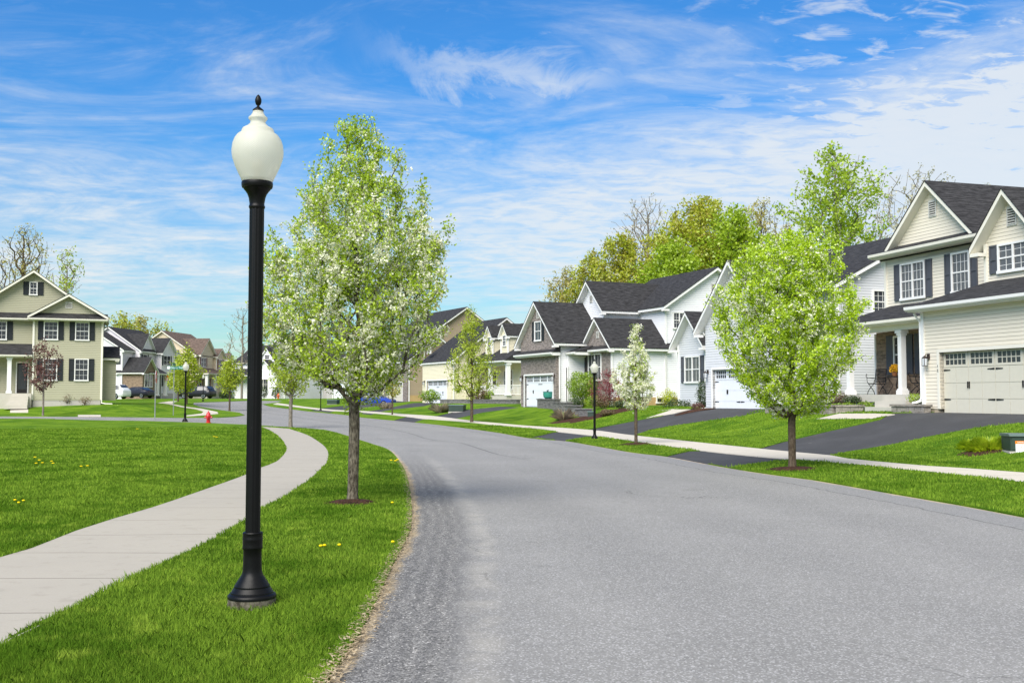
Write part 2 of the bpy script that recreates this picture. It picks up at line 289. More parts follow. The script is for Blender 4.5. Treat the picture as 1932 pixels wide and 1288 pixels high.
# ------------------------------------------------------------------ mesh helper
class MB:
    def __init__(s): s.v = []; s.f = []
    def add(s, vs, fs):
        o = len(s.v); s.v += [tuple(v) for v in vs]; s.f += [tuple(i + o for i in f) for f in fs]; return s
    def box(s, x0, x1, y0, y1, z0, z1):
        return s.add([(x0,y0,z0),(x1,y0,z0),(x1,y1,z0),(x0,y1,z0),(x0,y0,z1),(x1,y0,z1),(x1,y1,z1),(x0,y1,z1)],
                     [(0,3,2,1),(4,5,6,7),(0,1,5,4),(1,2,6,5),(2,3,7,6),(3,0,4,7)])
    def prism(s, poly, T, b0, b1):
        n = len(poly); vs = [T(a, z, b0) for a, z in poly] + [T(a, z, b1) for a, z in poly]
        return s.add(vs, [tuple(range(n)), tuple(range(2*n-1, n-1, -1))] + [(i, (i+1) % n, (i+1) % n + n, i + n) for i in range(n)])
    def tube(s, pts, rad, n=6, cap=True):
        rings = []
        for i, p in enumerate(pts):
            p = Vector(p); a = Vector(pts[max(0, i-1)]); b = Vector(pts[min(len(pts)-1, i+1)]); d = (b - a).normalized()
            q = Vector((0, 0, 1)) if abs(d.z) < .9 else Vector((1, 0, 0)); x = d.cross(q).normalized(); y = d.cross(x)
            r = rad[i] if hasattr(rad, '__len__') else rad
            rings.append([p + x * r * math.cos(2*math.pi*k/n) + y * r * math.sin(2*math.pi*k/n) for k in range(n)])
        vs = [v for r_ in rings for v in r_]; fs = []
        for i in range(len(pts)-1):
            for k in range(n): fs.append((i*n+k, i*n+(k+1) % n, (i+1)*n+(k+1) % n, (i+1)*n+k))
        if cap: fs += [tuple(range(n))[::-1], tuple((len(pts)-1)*n+k for k in range(n))]
        return s.add(vs, fs)
    def lathe(s, prof, n=24, c=(0, 0), T=None):
        vs = []; 
        for r, z in prof:
            for k in range(n):
                a = 2*math.pi*k/n; p = (c[0] + r*math.cos(a), c[1] + r*math.sin(a), z); vs.append(T(p) if T else p)
        fs = [(i*n+k, i*n+(k+1) % n, (i+1)*n+(k+1) % n, (i+1)*n+k) for i in range(len(prof)-1) for k in range(n)]
        fs += [tuple(range(n))[::-1], tuple((len(prof)-1)*n+k for k in range(n))]
        return s.add(vs, fs)
    def build(s, name, mat, parent=None, smooth=False, recalc=True):
        me = bpy.data.meshes.new(name); me.from_pydata(s.v, [], s.f)
        if recalc:
            bm = bmesh.new(); bm.from_mesh(me); bmesh.ops.recalc_face_normals(bm, faces=bm.faces); bm.to_mesh(me); bm.free()
        uvl = me.uv_layers.new(name='UVMap')
        for p in me.polygons:
            n = p.normal
            al = Vector((-n.y, n.x, 0)); 
            if al.length < 1e-3: al = Vector((1, 0, 0))
            al.normalize(); up = n.cross(al)
            for li in p.loop_indices:
                co = me.vertices[me.loops[li].vertex_index].co; uvl.data[li].uv = (co.dot(al), co.dot(up))
        if smooth:
            me.polygons.foreach_set('use_smooth', [True]*len(me.polygons)); 
        me.materials.append(MATS[mat]); o = bpy.data.objects.new(name, me); col.objects.link(o)
        if smooth == 'auto':
            md = o.modifiers.new('s', 'EDGE_SPLIT'); md.split_angle = R(38)
        if parent: o.parent = parent
        return o
def soup(name, mat, V, nper, rnd, parent=None, loc=None):
    """many separate n-gons: V (N, nper, 3)"""
    Nf = len(V); me = bpy.data.meshes.new(name); me.vertices.add(Nf*nper); me.vertices.foreach_set('co', np.ascontiguousarray(V, dtype=np.float32).ravel())
    me.loops.add(Nf*nper); me.loops.foreach_set('vertex_index', np.arange(Nf*nper, dtype=np.int32)); me.polygons.add(Nf)
    me.polygons.foreach_set('loop_start', np.arange(0, Nf*nper, nper, dtype=np.int32)); me.update(calc_edges=True)
    a = me.attributes.new('rnd', 'FLOAT', 'POINT'); a.data.foreach_set('value', np.repeat(rnd, nper).astype(np.float32))
    me.materials.append(MATS[mat]); o = bpy.data.objects.new(name, me); col.objects.link(o)
    if parent: o.parent = parent
    return o

# ------------------------------------------------------------------ terrain
def smooth(x): x = np.clip(x, 0, 1); return x*x*(3-2*x)
def ray(px, py):
    dx = (px-966)/F; dy = (644-py)/F; return np.array([dx, CP-dy*SP, SP+dy*CP])
def at(px, py, Yd): d = ray(px, py); return d*(Yd/d[1]) + np.array([0, 0, EYE])
def zroad(y): return np.interp(y, [60, 75, 90, 105, 120, 150, 400], [0, .2, .5, .86, 1.17, 1.45, 1.5])
def march(px, py, fn, ymax=400):
    d = ray(px, py); lo = 3.0; y = lo
    while y < ymax:
        P = d*(y/d[1]) + np.array([0, 0, EYE])
        if P[2] < fn(P[0], P[1]):
            a, b = lo, y
            for _ in range(30):
                mdl = (a+b)/2; Q = d*(mdl/d[1]) + np.array([0, 0, EYE])
                if Q[2] < fn(Q[0], Q[1]): b = mdl
                else: a = mdl
            return Q
        lo = y; y += max(.25, y*.01)
    return d*(ymax/d[1]) + np.array([0, 0, EYE])
zr0 = lambda x, y: float(zroad(y))
RE_PX = [(1932,976),(1810,953),(1675,930),(1531,905),(1468,897),(1376,883),(1260,861.5),(1193,853.5),(1116,840),(1067,832),(1000,826.5),(932,815),(848,804),(783,797),(741,793),(680,787),(649,782.5),(582,776)]
RE = np.array([(8.6,-40),(8.3,0),(7.6,9)] + [tuple(march(a, b, zr0)[:2]) for a, b in RE_PX])
def segdist(P, L):
    P = np.atleast_2d(P); best = np.full(len(P), 1e9); sgn = np.ones(len(P)); run = np.zeros(len(P)); acc = 0
    for a, b in zip(L[:-1], L[1:]):
        ab = b-a; l2 = ab@ab; t = np.clip(((P-a)@ab)/l2, 0, 1); q = a+t[:, None]*ab; d = np.hypot(*(P-q).T); m_ = d < best
        best = np.where(m_, d, best); cr = ab[0]*(P[:, 1]-a[1])-ab[1]*(P[:, 0]-a[0]); sgn = np.where(m_, np.sign(cr), sgn); run = np.where(m_, acc+t*math.sqrt(l2), run); acc += math.sqrt(l2)
    return best, sgn, run
RE2 = np.vstack([RE, RE[-1]+(RE[-1]-RE[-2])*8])
def terr(x, y):
    x = np.atleast_1d(np.asarray(x, float)); y = np.atleast_1d(np.asarray(y, float)); zr = zroad(y)
    d, sg, _ = segdist(np.stack([x, y], 1), RE2); d = np.where(sg < 0, d, 0)
    z = zr + (np.maximum(1.06, zr+.04)-zr)*smooth((d-5.3)/6.4)*(np.where(y > 125, smooth((160-y)/35), 1))
    z = z + .05*smooth((d-.2)/2)*(d > 0)
    # far left plot of the sage house
    zl = np.interp(y, [60, 66, 72, 78, 84, 110, 150, 400], [0, .15, .25, .4, 1.08, 1.12, 1.45, 1.5])
    wl = smooth((-x-26)/5)*smooth((y-55)/8); z = z*(1-wl)+zl*wl
    # crown of the road
    return z
tf = lambda x, y: float(terr(x, y)[0])
def G(px, py): return march(px, py, tf)
def catmull(P, step=.8):
    P = [np.array(p[:2], float) for p in P]; P = [2*P[0]-P[1]] + P + [2*P[-1]-P[-2]]; o = []
    for i in range(1, len(P)-2):
        n = max(1, int(np.linalg.norm(P[i+1]-P[i])/step)); n = min(n, 14)
        for k in range(n):
            t = k/n; a, b, c_, d_ = P[i-1], P[i], P[i+1], P[i+2]
            o.append(.5*((2*b)+(-a+c_)*t+(2*a-5*b+4*c_-d_)*t*t+(-a+3*b-3*c_+d_)*t**3))
    o.append(P[-2]); return o
def gl(L): return [tuple(p) if p[0] == 'w' else tuple(G(*p)[:2]) for p in L]
def wp(L):
    o = []
    for p in L: o.append(np.array(p[1:], float) if p[0] == 'w' else G(*p)[:2])
    return o
LE_PX = [(619,1288),(677,1203),(709,1141),(738,1075),(764,1026),(775,1000),(777,957),(771,912),(759,879),(734,850),(701,838),(677,830),(656,823),(619,813),(562,807.5),(494,803),(430,800),(380,798),(250,794),(100,791),(0,790)]
LE = catmull([np.array((-1.0,-40.)), np.array((-1.0,0.))] + wp(LE_PX) + [np.array((-70., 71.)), np.array((-160., 74.))], .7)
RE_s = catmull(list(RE), .7)
farL = wp([(0,785.2),(150,786),(250,787),(330,788),(410,788),(440,786.5),(461.5,783.5),(453,779),(425,775),(400,771.5),(375,767),(364,763),(366,759.5),(410,758.2),(463,756),(494,755.8),(534,756),(520,759.8),(495,762.5),(510,767),(547,771.6)])
road_poly = LE + [np.array((-160., 81.))] + farL + RE_s[::-1]
walkL_in = catmull([np.array((-5.1,-40.)), np.array((-5.1,5.))] + wp([(0,1057),(61,1039),(143,1006),(213,983),(287,961),(348,940),(410,918),(461,899),(490,885),(521,873),(539,854),(539,842),(529,828),(513,815),(492,805.5)]), .8)
walkL_out = catmull([np.array((-3.3,-40.)), np.array((-3.3,3.))] + wp([(0,1221),(53,1190),(143,1150),(221,1108),(287,1076),(348,1049),(402,1022),(461,985),(490,965),(521,949),(558,926),(591,901),(613,879),(619,867),(617,850),(603,836),(578,821),(545,809.5)]), .8)
walkR_top = catmull([np.array((12.6,-40.)), np.array((12.4,5.)), np.array((11.6,16.))] + wp([(1932,894),(1749,881),(1600,867),(1569,861),(1415,846),(1193,822),(1116,812),(1000,804),(890,794),(825,786),(764,781.5),(690,776),(632,773.5),(575,767.5),(523,760.5)]), 1)
walkR_bot = catmull([np.array((11.1,-40.)), np.array((10.9,5.)), np.array((10.3,14.))] + wp([(1932,912),(1749,892),(1600,877),(1444,864),(1328,852),(1241,841),(1135,825),(1048,815),(1000,809),(890,798),(797,790.5),(770,787),(690,779),(632,776),(575,770.5),(515,763)]), 1)
O1 = at(1775, 782, 36.4)
def loc2w(O, phi, u, v):
    a = R(phi-90); return np.array([O[0]+u*math.cos(a)-v*math.sin(a), O[1]+u*math.sin(a)+v*math.cos(a)])
O2 = at(1345, 777, 53); O3 = at(990, 766, 75); O4 = at(805, 761, 104); O5 = at(745, 758, 122)
d1 = wp([(1260,861.5),(1300,852),(1390,850),(1430,848),(1480,834),(1560,815),(1620,802),(1662,792)]) + [loc2w(O1,17,-1.6,-.7), loc2w(O1,17,-.4,-.3), loc2w(O1,17,-.3,.3), loc2w(O1,17,5.6,.3)] + wp([(1935,798),(1850,807),(1760,823),(1680,840),(1600,853),(1540,866),(1444,873),(1376,883)])
d2 = wp([(1000,826.5),(1046,816),(1108,811.5),(1150,803.5),(1200,794),(1250,785)]) + [loc2w(O2,20,-2.4,-1.2), loc2w(O2,20,-.4,.3), loc2w(O2,20,5.0,.3)] + wp([(1400,785.5),(1330,795),(1260,805),(1225,812),(1190,823),(1108,825),(1067,832)])
d3 = wp([(743,793.3),(770,786),(825,785),(869,774.5),(942,767)]) + [loc2w(O3,24,-.4,-.3), loc2w(O3,24,-.2,.3), loc2w(O3,24,4.8,.3)] + wp([(985,768.5),(911,778.5),(862,790),(797,792),(783,797)])
d4 = wp([(681,781),(690,776.5),(740,769)]) + [loc2w(O4,27,-.8,-.5), loc2w(O4,27,0,.3), loc2w(O4,27,5,.3)] + wp([(800,766.5),(740,773),(712,778.5),(700,783)])
d5 = wp([(585,775),(607,770.5),(650,765.5),(690,763)]) + [loc2w(O5,28,-1,.0), loc2w(O5,28,5,.0)] + wp([(720,766),(660,771.5),(640,774.5),(622,778.5)])
w2 = wp([(1281,771)]) + [loc2w(O2,20,-4.0,-1.0), loc2w(O2,20,-2.6,-.6), loc2w(O2,20,-1.2,-.6), loc2w(O2,20,-1.0,-1.6), loc2w(O2,20,-2.2,-2.6)]
w1 = [loc2w(O1,17,-4.6,-.9), loc2w(O1,17,-2.4,-.9), loc2w(O1,17,-1.0,-1.1), loc2w(O1,17,-1.2,-1.9), loc2w(O1,17,-4.6,-1.9)]
s1 = wp([(297,760.5),(318,757.5),(336,757),(325,760),(328,763),(350,767.5),(380,771),(410,777.5),(412,781),(385,784),(352,786),(352,784),(380,780.5),(384,777),(370,772.5),(340,768)])
s2 = wp([(147,783),(190,783),(190,786.4),(147,786)])
s3 = wp([(19,779),(53,779),(53,764),(21,764)])
REG = [('walk', walkL_in + walkL_out[::-1], walkL_out), ('walk', walkR_top + walkR_bot[::-1], walkR_bot), ('walk', w2, None), ('walk', w1, None), ('walk', s1, None), ('walk', s2, None), ('walk', s3, None),
       ('road', road_poly, None), ('drive', d1, None), ('drive', d2, None), ('drive', d3, None), ('drive', d4, None), ('drive', d5, None)]
vin = []; faces_in = []
for kind, poly, _ in REG:
    s0 = len(vin)
    for p in poly: vin.append(Vector((float(p[0]), float(p[1]))))
    faces_in.append(list(range(s0, len(vin))))
g = []
for x in np.arange(-46, 46.1, 1.15):
    for y in np.arange(-12, 130, 1.15): g.append((x+.13*math.sin(y*3.1), y+.11*math.cos(x*2.3)))
for x in np.arange(-240, 241, 8.7):
    for y in np.arange(-60, 320, 8.7):
        if not (-46 < x < 46 and -12 < y < 130): g.append((x+.3, y+.2))
for x in np.arange(-2400, 2401, 200):
    for y in np.arange(-1200, 3000, 200):
        if not (-240 < x < 240 and -60 < y < 320): g.append((x, y))
vin += [Vector(p) for p in g]
ein = [(f[i], f[(i+1) % len(f)]) for f in faces_in for i in range(len(f))]
ov, oe, of, ovi, oei, ofi = delaunay_2d_cdt(vin, ein, [], 0, 1e-4)
OV = np.array([(v[0], v[1]) for v in ov]); OZ = terr(OV[:, 0], OV[:, 1])
dl_, sgl, _ = segdist(OV, np.array(LE)); dr_, _, _ = segdist(OV, np.array(RE_s))
PRI = {'walk': 0, 'road': 1, 'drive': 2}
def inpoly(P, poly):
    poly = np.array([p[:2] for p in poly]); x, y = P[:, 0], P[:, 1]; r = np.zeros(len(P), bool); j = len(poly)-1
    for i in range(len(poly)):
        xi, yi = poly[i]; xj, yj = poly[j]
        c_ = ((yi > y) != (yj > y)) & (x < (xj-xi)*(y-yi)/((yj-yi) if yj != yi else 1e-9)+xi); r ^= c_; j = i
    return r
CEN = np.array([OV[list(f)].mean(0) for f in of]); BEST = np.full(len(of), -1)
for i in sorted(range(len(REG)), key=lambda i: -PRI[REG[i][0]]): BEST[inpoly(CEN, REG[i][1])] = i
regf = {}
for f, best in zip(of, BEST):
    best = None if best < 0 else int(best)
    key = ('lawn', -1) if best is None else (REG[best][0], best)
    regf.setdefault(key, []).append(f)
OFF = {'walk': .035, 'road': 0.0, 'drive': .012, 'lawn': .03}
NAME = {'walk': ('sidewalk', 'walk_concrete'), 'road': ('road', 'asphalt'), 'drive': ('driveway', 'driveway_asphalt'), 'lawn': ('ground', 'lawn')}
for (kind, idx), fs in regf.items():
    used = sorted({i for f in fs for i in f}); mp_ = {v: k for k, v in enumerate(used)}; off = OFF[kind]
    vs_ = [(OV[i, 0], OV[i, 1], OZ[i]+off) for i in used]; F2 = [tuple(mp_[i] for i in f) for f in fs]
    ec = {}
    for f in F2:
        for a, b in zip(f, f[1:]+f[:1]): ec[(a, b)] = 1
    nb = len(vs_); low = {}
    sk = []
    for (a, b) in list(ec):
        if (b, a) not in ec:
            for k in (a, b):
                if k not in low: low[k] = len(vs_); vs_.append(vs_[k]); vs_.append((vs_[k][0], vs_[k][1], vs_[k][2]-.14))
            sk.append((low[a], low[a]+1, low[b]+1, low[b]))
    me = bpy.data.meshes.new(NAME[kind][0]); me.from_pydata(vs_, [], F2+sk); me.materials.append(MATS['pale_walk_concrete' if kind == 'walk' and idx > 0 else NAME[kind][1]])
    me.polygons.foreach_set('use_smooth', [i < len(F2) for i in range(len(me.polygons))])
    inv = list(used) + [x for k, _ in sorted(((used[a], l) for a, l in low.items()), key=lambda t: t[1]) for x in (k, k)]
    if kind == 'road':
        for nm, arr in (('dl', dl_), ('dr', dr_)):
            a = me.attributes.new(nm, 'FLOAT', 'POINT'); a.data.foreach_set('value', arr[inv].astype(np.float32))
    if kind == 'walk':
        cl = REG[idx][2]; arr = segdist(OV[inv], np.array(cl))[2]+.3 if cl is not None else OV[inv][:, 0]*.7+.2
        a = me.attributes.new('run', 'FLOAT', 'POINT'); a.data.foreach_set('value', arr.astype(np.float32))
    o = bpy.data.objects.new(NAME[kind][0], me); col.objects.link(o); o['kind'] = 'structure'

def mulch(px, py, rx, ry, dz=.05, label=None):
    P = G(px, py); mb = MB(); n = 28; vs_ = []; 
    for k in range(n):
        a = 2*math.pi*k/n; rr = 1+.16*math.sin(3*a+px)+.08*math.sin(7*a); x = P[0]+rx*rr*math.cos(a); y = P[1]+ry*rr*math.sin(a); vs_.append((x, y, tf(x, y)+.02))
    for k in range(n):
        a = 2*math.pi*k/n; x = P[0]+.6*rx*math.cos(a); y = P[1]+.6*ry*math.sin(a); vs_.append((x, y, tf(x, y)+dz+.03))
    vs_.append((P[0], P[1], P[2]+dz+.05))
    mb.add(vs_, [(k, (k+1) % n, n+(k+1) % n, n+k) for k in range(n)]+[(n+k, n+(k+1) % n, 2*n) for k in range(n)])
    o = mb.build('mulch_bed', 'mulch', smooth=True); o['kind'] = 'structure'; return P

# ------------------------------------------------------------------ grass blades
BEDS = []      # (x, y, r) kept free of grass
def blades(n, th0, th1, r0, r1, sc_=1.0):
    th = R(1)*rng.uniform(th0, th1, n); r = np.exp(rng.uniform(math.log(r0), math.log(r1), n)); P = np.stack([r*np.sin(th), r*np.cos(th)], 1)
    keep = ~inpoly(P, road_poly)
    for k, poly, _ in REG:
        if k != 'road':
            pa = np.array([p[:2] for p in poly]); bb = (P[:, 0] > pa[:, 0].min()) & (P[:, 0] < pa[:, 0].max()) & (P[:, 1] > pa[:, 1].min()) & (P[:, 1] < pa[:, 1].max())
            idx = np.where(bb & keep)[0]
            if len(idx): keep[idx[inpoly(P[idx], poly)]] = False
    for bx, by, br in BEDS: keep &= np.hypot(P[:, 0]-bx, P[:, 1]-by) > br
    P = P[keep]; r = r[keep]; n = len(P)
    # thin and trampled near the road edge
    de = segdist(P, np.array(LE))[0]; k2 = rng.uniform(0, 1, n) < np.clip(de/.16, .12, 1); P = P[k2]; r = r[k2]; n = len(P); de = de[k2]
    z = terr(P[:, 0], P[:, 1])+.02
    clump = .5+.5*np.sin(P[:, 0]*2.3+1.3*np.sin(P[:, 1]*1.7))*np.sin(P[:, 1]*1.9+np.sin(P[:, 0]*2.9))
    h = (.030+.030*clump+.020*rng.uniform(0, 1, n))*(1+.5*(rng.uniform(0, 1, n) > .97))*sc_; h *= np.clip(.5+de*2, .5, 1)
    wd = .0022*np.maximum(1, r/6.5)*rng.uniform(.7, 1.3, n)
    a = rng.uniform(0, 2*math.pi, n); ln = rng.normal(0, .42, n)*h; bx = np.cos(a); by = np.sin(a); b2 = a+rng.uniform(-1.2, 1.2, n)+math.pi/2
    base = np.stack([P[:, 0], P[:, 1], z], 1); side = np.stack([bx*wd, by*wd, 0*wd], 1); tip = base+np.stack([np.cos(b2)*ln, np.sin(b2)*ln, h], 1)
    mid = base+(tip-base)*np.array([.35, .35, .62])
    V = np.stack([base-side, base+side, mid+side*.8, tip, mid-side*.8], 1)
    rn = np.clip(rng.uniform(0, 1, n)*.7+clump*.3, 0, 1)
    return V, rn
# ------------------------------------------------------------------ houses
class House:
    def __init__(s, name, label, O, phi, cat='house', group=None):
        s.e = empty(name, tuple(O), R(phi-90), label=label, cat=cat, group=group); s.O = np.array(O); s.phi = phi
        a = R(phi-90); s.u = np.array([math.cos(a), math.sin(a), 0]); s.v = np.array([-math.sin(a), math.cos(a), 0])
    def gable(s, u0, u1, v0, v1, z0, ze, zr, axis, wall, roof='charcoal_shingle', oh=.35, rk=.3, rk1=None, trim='white_trim', corners=True, nowall=False):
        T = (lambda a, z, b: (a, b, z)) if axis == 'v' else (lambda a, z, b: (b, a, z))
        a0, a1, b0, b1 = (u0, u1, v0, v1) if axis == 'v' else (v0, v1, u0, u1); am = (a0+a1)/2; sl = (zr-ze)/(am-a0); rk1 = rk if rk1 is None else rk1
        if not nowall: MB().prism([(a0, z0), (a1, z0), (a1, ze), (am, zr), (a0, ze)], T, b0, b1).build('wall', wall, s.e)
        lo = ze-sl*oh
        def prof(o0, o1, ex=0): return [(a0-oh-ex, lo+o0-sl*ex), (am, zr+o0), (a1+oh+ex, lo+o0-sl*ex), (a1+oh+ex, lo+o1-sl*ex), (am, zr+o1), (a0-oh-ex, lo+o1-sl*ex)]
        f = MB().prism(prof(.004, .19), T, b0-rk, b1+rk1)
        for sx, aa in ((-1, a0-oh), (1, a1+oh)):      # boxed eave returns
            for bb, e_ in ((b0-rk+.02, .32), (b1+rk1-.34, .32)):
                x0, x1 = sorted((aa-sx*-.0, aa-sx*.42)); p = T(x0, lo-.10, bb); q = T(x1, lo+.02, bb+e_)
                f.box(min(p[0], q[0]), max(p[0], q[0]), min(p[1], q[1]), max(p[1], q[1]), p[2], q[2])
        f.build('fascia', trim, s.e)
        MB().prism(prof(.194, .235, .035), T, b0-rk-.02, b1+rk1+.02).build('roof', roof, s.e)
        if corners and not nowall:
            for (x, y) in ((u0, v0), (u1, v0), (u1, v1)): MB().box(x-.06, x+.06, y-.055, y+.055, z0+.02, ze-.05).build('corner_board', trim, s.e)
    def shed(s, u0, u1, v0, v1, zl, zh, roof='charcoal_shingle', hl=0, hr=0, trim='white_trim', fas=.2, gutter=True, ceil=True):
        m_ = MB(); vs_ = [(u0, v0, zl), (u1, v0, zl), (u1, v1, zl), (u0, v1, zl), (u0+hl, v1, zh), (u1-hr, v1, zh)]
        m_.add(vs_, [(0, 1, 5, 4), (0, 4, 3), (1, 2, 5), (0, 3, 2, 1), (3, 4, 5, 2)]); m_.build('roof', roof, s.e)
        f = MB().box(u0+.03, u1-.03, v0+.03, v1-.01, zl-fas, zl-.004)
        if gutter: f.prism([(v0-.10, zl-.02), (v0-.09, zl-.12), (v0-.03, zl-.17), (v0+.02, zl-.17), (v0+.02, zl-.02)], lambda a, z, b: (b, a, z), u0, u1)
        f.build('fascia', trim, s.e)
    def box(s, name, mat, *b): return MB().box(*b).build(name, mat, s.e)
    def panel(s, name, mat, outl, v, th=.04):
        return MB().prism(outl, lambda a, z, b: (a, b, z), v-th, v).build(name, mat, s.e)
    def window(s, a0, a1, z0, z1, p, face='f', n=1, grid=(3, 4), sh=None, shw=.38, frame='white_trim', pane='glass_dark', tr=.07, sash=True):
        T = (lambda a, o, z: (a, p-o, z)) if face == 'f' else (lambda a, o, z: (p+o, a, z))
        def bx(mb, x0, x1, o0, o1, y0, y1):
            P, Q = T(x0, o0, y0), T(x1, o1, y1); mb.box(min(P[0], Q[0]), max(P[0], Q[0]), min(P[1], Q[1]), max(P[1], Q[1]), y0, y1)
        f = MB(); bx(f, a0, a0+tr, .0, .07, z0, z1); bx(f, a1-tr, a1, .0, .07, z0, z1); bx(f, a0+tr, a1-tr, .0, .068, z1-tr, z1); bx(f, a0-.03, a1+.03, .0, .09, z0-.03, z0+tr)
        W = (a1-a0-tr)/n
        for k in range(n):
            x0 = a0+k*W+tr; x1 = a0+(k+1)*W
            if k: bx(f, x0-tr, x0, .0, .066, z0+tr, z1-tr)
            if sash: zm = (z0+z1)/2; bx(f, x0, x1, .0, .045, zm-.025, zm+.025)
            gx, gy = grid
            for i in range(1, gx): xx = x0+(x1-x0)*i/gx; bx(f, xx-.007, xx+.007, .0, .030, z0+tr, z1-tr)
            for i in range(1, gy):
                if sash and gy % 2 == 0 and i == gy//2: continue
                zz = z0+(z1-z0)*i/gy; bx(f, x0, x1, .0, .028, zz-.007, zz+.007)
        fo = f.build('window', frame, s.e)
        g_ = MB(); bx(g_, a0+tr*.5, a1-tr*.5, -.01, .018, z0+tr*.5, z1-tr*.5); g_.build('pane', pane, fo)
        if sh:
            for x0, x1 in ((a0-shw-.03, a0-.03), (a1+.03, a1+.03+shw)):
                m_ = MB(); bx(m_, x0, x1, .0, .03, z0, z1)
                b_ = .055
                for (q0, q1, r0, r1) in ((x0, x0+b_, z0, z1), (x1-b_, x1, z0, z1), (x0+b_, x1-b_, z1-b_, z1), (x0+b_, x1-b_, z0, z0+b_), (x0+b_, x1-b_, (z0+z1)/2-.04, (z0+z1)/2+.04)): bx(m_, q0, q1, .028, .055, r0, r1)
                m_.build('shutter', sh, s.e)
        return fo
    def vent(s, a, z, w_, h_, p, face='f'):
        T = (lambda x, o: (x, p-o)) if face == 'f' else (lambda x, o: (p+o, x))
        def bx(mb, x0, x1, o0, o1, y0, y1):
            P, Q = T(x0, o0), T(x1, o1); mb.box(min(P[0], Q[0]), max(P[0], Q[0]), min(P[1], Q[1]), max(P[1], Q[1]), y0, y1)
        f = MB(); bx(f, a-w_/2-.05, a+w_/2+.05, 0, .035, z-.05, z+h_+.05)
        k = 0
        while k*.085 < h_-.03: bx(f, a-w_/2, a+w_/2, .03, .06, z+k*.085, z+k*.085+.04); k += 1
        fo = f.build('gable_vent', 'vent_trim', s.e)
        g_ = MB(); k = 0
        while k*.085 < h_-.06: bx(g_, a-w_/2+.01, a+w_/2-.01, .034, .040, z+k*.085+.042, z+k*.085+.083); k += 1
        g_.build('slot', 'vent_slot', fo)
    def garage(s, u0, u1, zt, v, W0, W1, ztop, wall, mat='white_door', trim='white_trim', lights=True, unit=4, wallth=.25, hinges=True, zb=-.5):
        """front wall with a real opening, door recessed in it"""
        MB().box(W0, u0, v, v+wallth, zb, ztop).box(u1, W1, v, v+wallth, zb, ztop).box(u0, u1, v, v+wallth, zt, ztop).build('wall', wall, s.e)
        MB().box(u0-.11, u0, v-.03, v+.16, zb, zt+.11).box(u1, u1+.11, v-.03, v+.16, zb, zt+.11).box(u0, u1, v-.03, v+.16, zt, zt+.11).build('door_frame', trim, s.e)
        d_ = MB(); d_.box(u0-.02, u1+.02, v+.17, v+.22, -.1, zt+.02); L = u1-u0; W = L/unit
        for r_ in range(4):      # raised panels in four sections
            z0 = .02+r_*zt/4; z1 = z0+zt/4-.015
            if r_ == 3: 
                for k in range(unit): 
                    x0 = u0+k*W+.02; x1 = x0+W-.04; fw = .10; zz0 = z0; zz1 = z1
                    d_.box(x0, x0+fw, v+.145, v+.171, zz0, zz1).box(x1-fw, x1, v+.145, v+.171, zz0, zz1).box(x0+fw, x1-fw, v+.146, v+.171, zz0, zz0+.08).box(x0+fw, x1-fw, v+.146, v+.171, zz1-.07, zz1)
                    for i in range(1, 5): xx = x0+fw+(x1-x0-2*fw)*i/5; d_.box(xx-.016, xx+.016, v+.150, v+.171, zz0+.08, zz1-.07)
                    zz = (zz0+zz1)/2+.005; d_.box(x0+fw, x1-fw, v+.152, v+.171, zz-.016, zz+.016)
            else:
                for k in range(unit*2): x0 = u0+k*W/2+.008; d_.box(x0, x0+W/2-.016, v+.155, v+.171, z0, z1)
        do = d_.build('garage_door', mat, s.e)
        if lights:
            g_ = MB(); z0 = .02+3*zt/4
            for k in range(unit): g_.box(u0+k*W+.12, u0+(k+1)*W-.12, v+.160, v+.1685, z0+.07, z0+zt/4-.08)
            g_.build('pane', 'glass_dark', do)
        if hinges:
            for zz in (.52*zt/2.13, 1.52*zt/2.13):
                for k in range(0, unit+1, 2):
                    x = u0+k*W
                    for sx in ((1,) if k == 0 else (-1,) if k == unit else (-1, 1)):
                        MB().add([(x+sx*.03, v+.14, zz-.03), (x+sx*.03, v+.14, zz+.03), (x+sx*.34, v+.14, zz+.012), (x+sx*.34, v+.14, zz-.012), (x+sx*.03, v+.155, zz-.03), (x+sx*.03, v+.155, zz+.03), (x+sx*.34, v+.155, zz+.012), (x+sx*.34, v+.155, zz-.012)],
                               [(0, 1, 2, 3), (4, 7, 6, 5), (0, 4, 5, 1), (1, 5, 6, 2), (2, 6, 7, 3), (3, 7, 4, 0)]).build('hinge', 'iron', do)
            for k in range(1, unit, 2):
                for sx in (-1, 1): x = u0+k*W+sx*.038; MB().box(x-.013, x+.013, v+.12, v+.155, .90*zt/2.13, 1.12*zt/2.13).build('handle', 'iron', do)
    def column(s, u, v, z0, z1, r=.15, mat='white_trim'):
        MB().box(u-r-.06, u+r+.06, v-r-.06, v+r+.06, z0, z0+.16).box(u-r-.03, u+r+.03, v-r-.03, v+r+.03, z0+.16, z0+.22).box(u-r, u+r, v-r, v+r, z0+.22, z1-.2).box(u-r-.03, u+r+.03, v-r-.03, v+r+.03, z1-.2, z1-.12).box(u-r-.07, u+r+.07, v-r-.07, v+r+.07, z1-.12, z1).build('column', mat, s.e)
    def downspout(s, u, v, z0, z1, mat='white_trim', kick=.4):
        MB().tube([(u, v-.35, z1+.12), (u, v-.3, z1), (u, v-.08, z1-.25), (u, v-.07, z0+.25), (u+.0, v-.12, z0+.12), (u+kick*.6, v-.3, z0+.06), (u+kick*1.6, v-.45, z0+.05)], .045, 5).build('downspout', mat, s.e)
